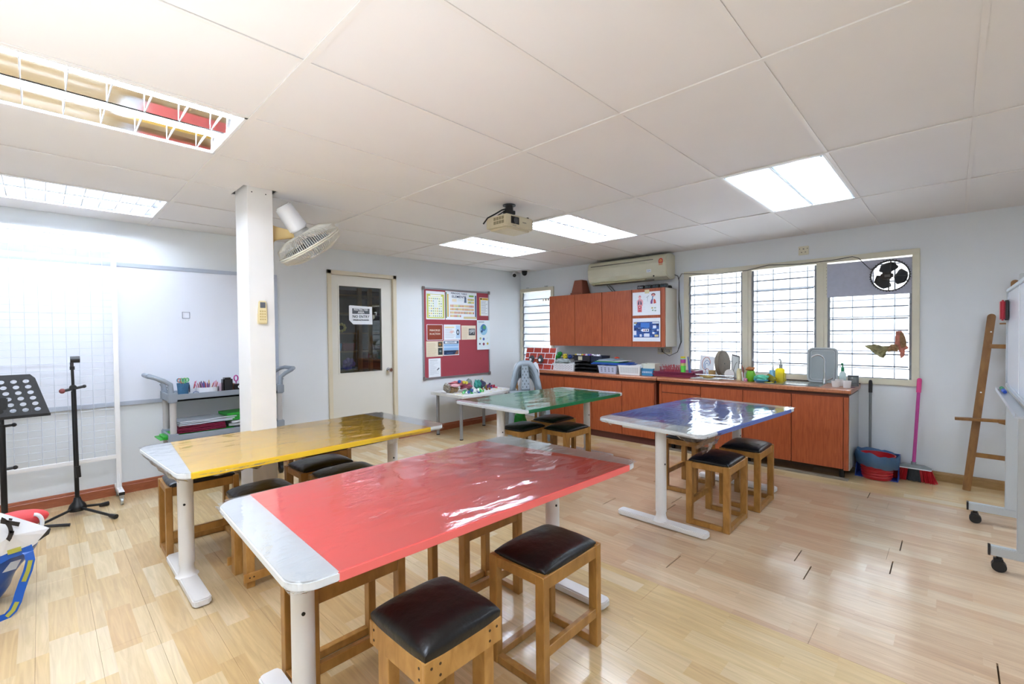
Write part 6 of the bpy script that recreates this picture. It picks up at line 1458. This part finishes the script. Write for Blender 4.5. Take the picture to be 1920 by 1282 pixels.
crump('grey_sponge', 'dark grey scourer beside the yellow sponge', (5.16, wy(1441, 5.16), WT), .03, '#4d4a44', 'sponge', seed=93, sc=(1, .7, 1.3), amp=.2)
def pump(t, z, mt, s=1):
    m = MB(); m.cyl((0, 0, z), (0, 0, z+.03*s), .012*s, n=12); m.cyl((0, 0, z+.03*s), (0, 0, z+.06*s), .005*s, n=8); m.beam((-.03*s, 0, z+.063*s), (.012*s, 0, z+.066*s), .016*s, .01*s); m.build('pump_head', mt, t)
t = bottle('soap_bottle', 'light blue dispenser bottle behind the yellow one', 1449, 5.30, [(.001, 0), (.035, 0), (.035, .10), (.03, .11), (.001, .112)], mat('soap_blue', '#7ab6dc', .25, coat=.3)); pump(t, .112, WHITEP)
t = thing('yellow_dispenser', 'tall clear yellow square liquid soap dispenser by the sink', 'bottle', (5.20, wy(1464, 5.2), WT)); m = MB(); m.b2((-.042, -.042, 0), (.042, .042, .142)); m.build('body', mat('soap_yellow', '#f0d80c', .12, coat=.5, trans=.35), t, bevel=.01); pump(t, .142, STEEL, 1.35)
m = MB(); m.b2((5.0, wy(1448, 5.0), WT), (5.06, wy(1432, 5.0), WT+.008)); one('yellow_cloth', m, mat('cloth_yellow', '#d9c83a', .8), 'flat yellow cleaning cloth at the front left of the sink', 'cloth', bevel=.003)
# sink, tap and draining board
t = thing('kitchen_sink', 'stainless steel inset sink in the right worktop', 'sink', (5.2, 1.10, WZ))
m = MB(); sy0, sy1, sx0_, sx1_ = .885, 1.36, 4.975, 5.36
def ring4(i, z): return [m.bm.verts.new(p) for p in ((sx0_+i, sy0+i, z), (sx1_-i, sy0+i, z), (sx1_-i, sy1-i, z), (sx0_+i, sy1-i, z))]
L = [ring4(0, WZ+.001), ring4(.004, WZ+.007), ring4(.03, WZ+.007), ring4(.036, WZ+.002), ring4(.045, WZ+.0015)]
for A_, B_ in zip(L, L[1:]):
    for i in range(4): m.bm.faces.new((A_[i], A_[(i+1) % 4], B_[(i+1) % 4], B_[i]))
m.bm.faces.new(L[-1]); m.build('basin', mat('sink_steel', '#8d9290', .22, metal=.9), t, world=True)
m = MB(); m.cyl((5.17, 1.12, WZ+.0016), (5.17, 1.12, WZ+.003), .035, n=20); m.build('drain', CHROME, t, world=True)
ty = wy(1546, 5.3); t = thing('swan_tap', 'chrome swan-neck tap standing behind the sink', 'tap', (5.3, ty, WZ))
m = MB(); m.cyl((5.3, ty, WZ), (5.3, ty, WZ+.05), .02, .016, n=16); m.build('base', CHROME, t, world=True, smooth=True)
P = [(5.3, ty, WZ+.04), (5.3, ty, WZ+.22)]+[(5.3-.02*(1-math.cos(a)), ty+.055*(1-math.cos(a)), WZ+.22+.06*math.sin(a)) for a in [PI*k/10 for k in range(1, 9)]]
m = MB(); m.ring(P, .0085, n=10); m.build('spout', CHROME, t, world=True, smooth=True); m = MB(); m.cyl((5.3, ty-.01, WZ+.035), (5.27, ty-.07, WZ+.06), .006, n=8); m.build('lever', CHROME, t, world=True)
t = thing('draining_board', 'grey rounded plastic tray standing upright behind the tap', 'tray', (5.40, wy(1543, 5.4), WZ))
ya, yb = wy(1514, 5.39), wy(1571, 5.39); w_ = ya-yb; h_ = .345; O = Vector((5.385, ya, WZ+.001)); ln = .1; e1 = Vector((0, -1, 0)); e2 = Vector((math.sin(ln), 0, math.cos(ln))); e3 = Vector((-math.cos(ln), 0, math.sin(ln)))
def rr_(i): return rquad([(i, i), (w_-i, i), (w_-i, h_-i), (i, h_-i)], .045-min(i, .02), 6)
GT = mat('tray_grey', '#9da5a6', .4); m = MB(); m.prism(rr_(.0), 0, .006, (O, e1, e2, e3)); m.build('panel', GT, t, world=True)
m = MB(); m.ring([O+e1*p[0]+e2*p[1]+e3*.012 for p in rr_(.006)], .008, n=6, closed=True); m.ring([O+e1*p[0]+e2*p[1]+e3*.008 for p in rr_(.028)], .004, n=6, closed=True); m.build('raised_rim', mat('tray_rim', '#b9bfc0', .35), t, world=True, smooth=True)
CUPW = mat('cup_white', '#dcd9d5', .4)
for k, (px, x, r, h, lab) in enumerate(((1567, 5.06, .034, .055, 'left of two white cups in front of the draining board'), (1574, 5.18, .034, .06, 'white cup half hidden behind the left one'), (1588, 5.05, .034, .062, 'clear-rimmed cup with white filling at the worktop end'))):
    bottle('plastic_cup', lab, px, x, [(.001, 0), (r*.8, 0), (r, h), (r*.92, h), (r*.78, .012), (.001, .012)], CUPW, 'cup')['group'] = 'small white cups by the sink'
t = bottle('glass_jar', 'clear glass jar with grey lid rim at the end of the worktop', 1600, 5.25, [(.001, 0), (.042, 0), (.042, .085), (.04, .09)], film('jar_glass', .05, 0, tint='#b9c0c4', rough=.05, diff=.15), 'jar'); m = MB(); m.cyl((0, 0, .09), (0, 0, .098), .044, n=22); m.build('lid', mat('lid_grey', '#4b5055', .4), t)
t = bottle('hand_wash', 'clear hand wash bottle with green pump near the window', 1580, 5.36, [(.001, 0), (.028, 0), (.028, .10), (.012, .125), (.001, .126)], mat('wash_clear', '#c5d8d4', .2)); pump(t, .124, mat('pump_green', '#128a5a', .35), 1.15)
crump('ink_pad', 'small dark purple ink pad between the cups and the glass jar', (5.10, wy(1598, 5.1), WT), .012, '#3a2a5a', 'ink pad', seed=97, sc=(1, 2, .3), amp=.1)  # a small flat purple lid

# rag on the louvres
t = thing('hanging_rag', 'olive and pink rags caught in the window louvres', 'rag', (XB-.02, .45, 1.2))
def rag(nm, pts, col, lab, x=XB-.03, sd=1):
    P = [XAt(*q, x) for q in pts]; c = sum(P, Vector())/len(P); m = MB(); vs_ = []
    ring_ = []
    for i in range(len(P)):
        a, b = P[i], P[(i+1) % len(P)]
        for k in range(4): ring_.append(a.lerp(b, k/4))
    layers = [[m.bm.verts.new(c+(p-c)*s_+Vector((.012*noise.noise(p*25+Vector((s_*5, sd, 0)))-.012*(1-s_), .004*noise.noise(p*60), .006*noise.noise(p*50)))) for p in ring_] for s_ in (1, .7, .4)]
    for A_, B_ in zip(layers, layers[1:]):
        for i in range(len(ring_)): m.bm.faces.new((A_[i], A_[(i+1) % len(ring_)], B_[(i+1) % len(ring_)], B_[i]))
    m.bm.faces.new(layers[-1]); return tag(m.build(nm, mat('rag_'+col, col, .9, var=.3, vscale=25), t, world=True, solid=.006), lab)
rag('cloth', [(1620, 648), (1640, 645), (1655, 649), (1668, 648), (1668, 654), (1662, 660), (1657, 671), (1648, 668), (1634, 658)], '#86805c', 'olive rag')
rag('cloth', [(1662, 652), (1671, 646), (1680, 645), (1686, 652), (1683, 658), (1672, 657), (1665, 660)], '#9c7c5a', 'tan twist', sd=2)
rag('cloth', [(1680, 621), (1690, 620), (1697, 630), (1699, 648), (1704, 652), (1697, 656), (1695, 668), (1689, 672), (1687, 660), (1678, 645)], '#c07a68', 'pink rag', sd=3)
rag('cloth', [(1688, 622), (1694, 624), (1700, 640), (1699, 650), (1690, 652), (1687, 640)], '#8d6f4c', 'tan folded edge', x=XB-.045, sd=4)

# ================================================================== CLEANING THINGS, EASEL, MOBILE BOARD
t = thing('waste_bin', 'red plastic waste bin lined with a blue bag at the end of the cabinets', 'bin', (5.20, .49, 0))
RB = mat('bin_red', '#b8141e', .3, coat=.3)
m = MB(); prof = [(.001, .004), (.105, .004)]
for k in range(8): z = .02+k*.024; r = .108+.022*k/8; prof += [(r, z), (r+.005, z+.007), (r, z+.016)]
prof += [(.135, .215), (.128, .215), (.10, .01), (.001, .01)]; m.lathe(prof, n=32); m.build('bucket', RB, t, smooth=True)
m = MB()
def f(u, v):
    a = 2*PI*u; r = (.128, .143, .156, .158, .150)[min(4, int(v*4.001))]; z = (.16, .232, .225, .17, .12)[min(4, int(v*4.001))]; n_ = noise.noise(Vector((math.cos(a)*3, math.sin(a)*3, v*3)))
    return ((r+.012*n_)*math.cos(a), (r+.012*n_)*math.sin(a), z+.02*n_+.018*math.sin(a))
m.sheet(f, 48, 4); tag(m.build('bin_liner', film('blue_liner', .08, .6, 22, tint='#6fa8d8', rough=.25, diff=.45), t, smooth=True), 'thin blue plastic liner folded over the rim')
t = thing('dustpan', 'long-handled blue dustpan standing behind the red bin', 'dustpan', (5.33, .50, 0))
DB = mat('pan_blue', '#1b3f9a', .4); m = MB(); m.b2((5.16, .34, .0), (5.40, .645, .006)); m.b2((5.39, .34, .006), (5.40, .645, .20)); m.prism([(5.16, .0), (5.40, .0), (5.40, .20), (5.34, .20)], .34, .346, (Vector(), Vector((1, 0, 0)), Vector((0, 0, 1)), Vector((0, 1, 0)))); m.prism([(5.16, .0), (5.40, .0), (5.40, .20), (5.34, .20)], .639, .645, (Vector(), Vector((1, 0, 0)), Vector((0, 0, 1)), Vector((0, 1, 0)))); m.build('pan', DB, t, world=True)
hy = wy(1632, 5.42); m = MB(); m.cyl((5.415, hy, .02), (5.43, hy, .74), .0105, n=12); m.build('handle', mat('handle_grey', '#7e8488', .35, metal=.4), t, world=True, smooth=True); m = MB(); m.cyl((5.43, hy, .74), (5.432, hy, .84), .0145, n=12); m.ball((5.432, hy, .845), .014, 10); tag(m.build('grip', BLK, t, world=True, smooth=True), 'black grip')
t = thing('broom', 'broom with pink handle and red and black bristles against the wall', 'broom', (5.30, .25, 0))
b0 = XAt(1713, 872, 5.32); b1 = Vector((5.445, XAt(1724, 712, 5.445).y, XAt(1724, 712, 5.445).z))
m = MB(); m.cyl(b0, b1-(b1-b0)*.14, .013, n=12); m.build('handle', mat('broom_pink', '#b8408e', .35), t, world=True, smooth=True)
m = MB(); m.cyl(b1-(b1-b0)*.15, b1, .017, n=14); m.ball(b1, .017, 10); tag(m.build('grip', mat('broom_pink2', '#e0468c', .35), t, world=True, smooth=True), 'hot pink grip')
hc = b0; yl, yr = XAt(1681, 870, 5.32).y, XAt(1747, 880, 5.32).y
m = MB(); m.prism([(yl, .112), (yr, .112), (yr, .122), ((yl+yr)/2-.07, .142), ((yl+yr)/2+.07, .142), (yl, .122)], 5.295, 5.345, (Vector(), Vector((0, 1, 0)), Vector((0, 0, 1)), Vector((1, 0, 0)))); m.build('head', mat('broom_grey', '#8a9296', .4), t, world=True)
m = MB(); m.b2((5.29, yr, .108), (5.35, yl, .116)); m.build('head_edge', WHITEP, t, world=True)
m = MB(); m.cyl(b0-Vector((0, 0, .03)), b0+Vector((0, 0, .03)), .018, n=12); m.build('socket', mat('broom_grey', '#8a9296'), t, world=True)
rd = random.Random(2)
for nm, ta_, tb_, mt in (('red_bristles', 0, .34, mat('bristle_red', '#b5101c', .5)), ('black_bristles', .34, .66, mat('bristle_black', '#1c2328', .5)), ('red_bristles', .66, 1, mat('bristle_red', '#b5101c'))):
    m = MB()
    for k in range(150):
        q = rd.uniform(ta_, tb_); y = yl+(yr-yl)*q; x = rd.uniform(5.30, 5.34); fl_ = (q-.5)*2
        m.beam((x, y, .11), (x+rd.uniform(-.03, .02), y+(yr-yl)*.16*fl_+rd.uniform(-.006, .006), rd.uniform(.0, .008)), .0035, .0035)
    tag(m.build(nm, mt, t, world=True), kind='stuff')
# easel
t = thing('wooden_easel', 'brown wooden studio easel standing against the right wall', 'easel', (5.3, -.22, 0))
def E(px, py, x): p = XAt(px, py, x); return p
def bar(nm, a, b, w, th, lab=None, up=(1, 0, 0)): m = MB(); m.beam(a, b, w, th, up=up); return m.build(nm, EASELW, t, world=True, bevel=.003)
a = E(1812, 912, 5.28); a.z = 0.0; b = E(1859, 594, 5.40); bar('leg', a, b, .05, .022)
m = MB(); m.cyl(b+Vector((-.011, 0, 0)), b+Vector((.011, 0, 0)), .025, n=20); m.build('leg_end', EASELW, t, world=True)
a2 = Vector((5.28, a.y-(.27), 0)); b2_ = Vector((5.40, E(1903, 594, 5.40).y, b.z)); bar('leg', Vector((5.28, E(1893, 920, 5.28).y, 0)), Vector((5.37, E(1896, 600, 5.37).y, b.z*.95)), .03, .022)
c = E(1903, 530, 5.41); bar('mast', Vector((5.38, c.y, .55)), c, .046, .02); m = MB(); m.cyl(c+Vector((-.01, 0, 0)), c+Vector((.01, 0, 0)), .023, n=18); m.build('mast_end', EASELW, t, world=True)
for (x0, y0, x1, y1, w, nm, X_) in ((1790, 784, 1905, 791, .022, 'shelf', 5.27), (1828, 852, 1903, 862, .035, 'cross_rail', 5.30), (1855, 649, 1912, 650, .034, 'cross_rail', 5.345)):
    p, q = E(x0, y0, X_), E(x1, y1, X_); bar(nm, p, q, .03 if nm == 'shelf' else .02, w, up=(1, 0, 0)) if False else None
    m = MB(); th_ = .05 if nm == 'shelf' else .02; m.beam(p, q, th_, w); m.build(nm, EASELW, t, world=True, bevel=.002)
p = E(1872, 605, 5.36); m = MB(); m.prism([(0, 0), (.07, 0), (.07, .035), (.045, .012), (0, .012)], 0, .02, (E(1874, 608, 5.35), Vector((0, -1, 0)), Vector((0, 0, 1)), Vector((-1, 0, 0)))); m.build('canvas_clamp', EASELW, t, world=True)
m = MB(); m.prism([(0, 0), (.11, 0), (.11, -.045), (.06, -.038), (.035, -.012), (0, -.004)], 0, .02, (E(1872, 792, 5.27), Vector((0, -1, 0)), Vector((0, 0, 1)), Vector((-1, 0, 0)))); m.build('shelf_bracket', EASELW, t, world=True)
m = MB()
for q in ((1839, 735, 5.335), (1858, 622, 5.375)): p = E(*q)-Vector((.016, 0, 0)); m.cyl(p, p-Vector((.004, 0, 0)), .006, n=8)
tag(m.build('peg', PAPER, t, world=True), 'white peg')
# mobile whiteboard
t = thing('mobile_whiteboard', 'mobile whiteboard on white castor feet cut by the right edge', 'whiteboard', (3.95, -.3, 0))
GM = mat('frame_greywhite', '#b8bcbc', .35); yb_ = -.285
for X_, ys_ in ((4.44, -.078), (3.63, -.15)):
    m = MB(); m.b2((X_-.02, -.78, .085), (X_+.02, ys_, .135)); m.build('foot_beam', GM, t, world=True, bevel=.004)
    m = MB(); m.b2((X_-.021, ys_-.002, .084), (X_+.021, ys_+.008, .136)); tag(m.build('end_cap', BLK, t, world=True), 'black end cap')
    for yy in (ys_-.035, -.74):
        m = MB(); m.cyl((X_-.02, yy, .03), (X_-.004, yy, .03), .03, n=18); m.cyl((X_+.004, yy, .03), (X_+.02, yy, .03), .03, n=18); m.b2((X_-.014, yy-.016, .03), (X_+.014, yy+.022, .07)); m.cyl((X_, yy, .06), (X_, yy, .088), .012, n=10); m.build('castor', BLK, t, world=True)
    m = MB(); m.b2((X_-.018, yb_-.03, .13), (X_+.018, yb_+.035, 1.62)) if X_ < 4 else m.b2((X_-.018, yb_-.03, .13), (X_+.018, yb_+.035, 1.45)); m.build('post', GM, t, world=True, bevel=.003)
m = MB(); m.beam((4.44, yb_-.04, .30), (4.44, yb_-.20, .13), .02, .03); m.build('brace', GM, t, world=True)
q = ray(1888, 640); X1 = 4.34; yw = X1*q.y/q.x
m = MB(); m.b2((3.0, yw-.02, .97), (X1, yw-.004, 1.56)); m.build('board', WB_, t, world=True)
for zz in (.955, 1.56): m = MB(); m.b2((3.0, yw-.026, zz), (X1+.006, yw+.004, zz+.022)); m.build('frame_rail', mat('rim_aluminium', '#c3c8ce', .3, metal=.4), t, world=True, bevel=.003)
m = MB(); m.b2((X1, yw-.026, .957), (X1+.012, yw+.004, 1.58)); m.build('frame_stile', mat('rim_aluminium', '#c3c8ce'), t, world=True, bevel=.003)
m = MB(); m.b2((3.0, yw-.0, .93), (X1-.02, yw+.05, .938)); m.b2((3.0, yw+.046, .938), (X1-.02, yw+.05, .95)); m.build('pen_ledge', mat('rim_aluminium', '#c3c8ce'), t, world=True)
for k, (c, nm) in enumerate((('#1f9a6a', 'green'), ('#2f5fd0', 'blue'))):
    m = MB(); x0_ = X1-.16-.16*k; m.cyl((x0_, yw+.024, .948), (x0_+.11, yw+.024, .948), .009, n=10); m.cyl((x0_+.07, yw+.024, .948), (x0_+.115, yw+.024, .948), .0105, n=10); one('marker_pen', m, mat('pen_'+nm, c, .4), nm+' marker pen on the ledge of the mobile whiteboard', 'marker')
t = thing('board_eraser', 'red magnetic eraser on the edge of the mobile whiteboard', 'eraser', (X1-.02, yw, 1.38)); m = MB(); m.b2((X1-.10, yw+.012, 1.38), (X1+.0, yw+.036, 1.51)); m.build('grip', mat('eraser_red', '#c01f33', .35), t, world=True, bevel=.008); m = MB(); m.b2((X1-.10, yw+.0005, 1.382), (X1+.0, yw+.013, 1.508)); tag(m.build('felt', BLK, t, world=True), 'black felt pad')
# ================================================================== PROJECTOR
t = thing('projector', 'cream video projector hanging from a black ceiling mount', 'projector', (2.58, 2.48, ZC))
PB = mat('projector_cream', '#cdc3a6', .45, var=.03, vscale=20)
pc = at(1, 2.34, 950, 402); px_, py_ = pc.x, 2.34      # near vertical edge of the body
x0_, x1_, y0_, y1_ = px_, px_+.30, py_, py_+.22; zt_, zb_ = 2.205, 2.105
m = MB(); m.prism([(x0_+.008, y0_), (x1_-.02, y0_), (x1_, y0_+.02), (x1_, y1_), (x0_, y1_), (x0_, y0_+.008)], zb_+.015, zt_); m.prism([(x0_+.03, y0_+.02), (x1_-.03, y0_+.02), (x1_-.02, y1_-.02), (x0_+.02, y1_-.02)], zb_, zb_+.016); m.build('casing', PB, t, world=True, bevel=.005)
m = MB(); m.b2((x0_+.045, y0_-.003, zb_+.035), (x0_+.13, y0_+.001, zt_-.012)); m.build('lens_recess', BLK, t, world=True)
m = MB(); lc = Vector((x0_+.085, y0_, zb_+.058)); m.cyl(lc-Vector((0, .012, 0)), lc, .023, n=20); m.build('lens', mat('lens_glass', '#2b3038', .08, coat=1), t, world=True, smooth=True)
m = MB()
for i in range(4):
    for j in range(2): m.b2((x0_-.001, y0_+.03+i*.028, zb_+.035+j*.030), (x0_+.001, y0_+.053+i*.028, zb_+.058+j*.030))
tag(m.build('vent_slot', mat('vent_brown', '#8c8368', .6), t, world=True), kind='stuff')
m = MB()
for i in range(6): m.b2((x1_-.018+i*.003, y0_-.001+i*.003, zb_+.025), (x1_-.0165+i*.003, y0_+.001+i*.003, zt_-.01))
tag(m.build('side_grille', mat('vent_brown', '#8c8368'), t, world=True), kind='stuff')
m = MB(); m.b2((x0_+.17, y0_-.001, zb_+.055), (x0_+.21, y0_, zb_+.062)); m.b2((x0_+.06, y0_-.001, zb_+.02), (x0_+.10, y0_, zb_+.024)); m.build('marking', mat('mark_grey', '#8a8476', .5), t, world=True)
mxp, myp = x0_+.13, y0_+.10
m = MB(); m.cyl((mxp, myp, 2.25), (mxp, myp, ZC-.002), .03, n=16); m.cyl((mxp, myp, ZC-.008), (mxp, myp, ZC-.002), .05, n=20); m.b2((mxp-.035, myp-.03, 2.235), (mxp+.035, myp+.03, 2.262)); m.build('ceiling_mount', BLKM, t, world=True)
for k, (ex, ey) in enumerate(((x0_+.03, y0_+.04), (x1_-.04, y0_+.03), (x0_+.05, y1_-.03), (x1_-.05, y1_-.04))):
    m = MB(); m.beam((mxp, myp, 2.235), (ex, ey, zt_+.004), .018, .006); m.cyl((ex, ey, zt_), (ex, ey, zt_+.014), .009, n=8); m.build('mount_arm', BLKM, t, world=True)
m = MB(); m.ring([(mxp, myp, 2.285), (mxp-.05, myp+.03, 2.265), (x0_+.03, y0_+.15, 2.23), (x0_-.012, y1_-.03, 2.20), (x0_-.02, y1_+.01, 2.16)], .006, n=6); m.ring([(mxp-.01, myp, 2.28), (mxp-.06, myp+.02, 2.24), (x0_+.02, y0_+.11, 2.21)], .005, n=6); m.build('cable', BLK, t, world=True)
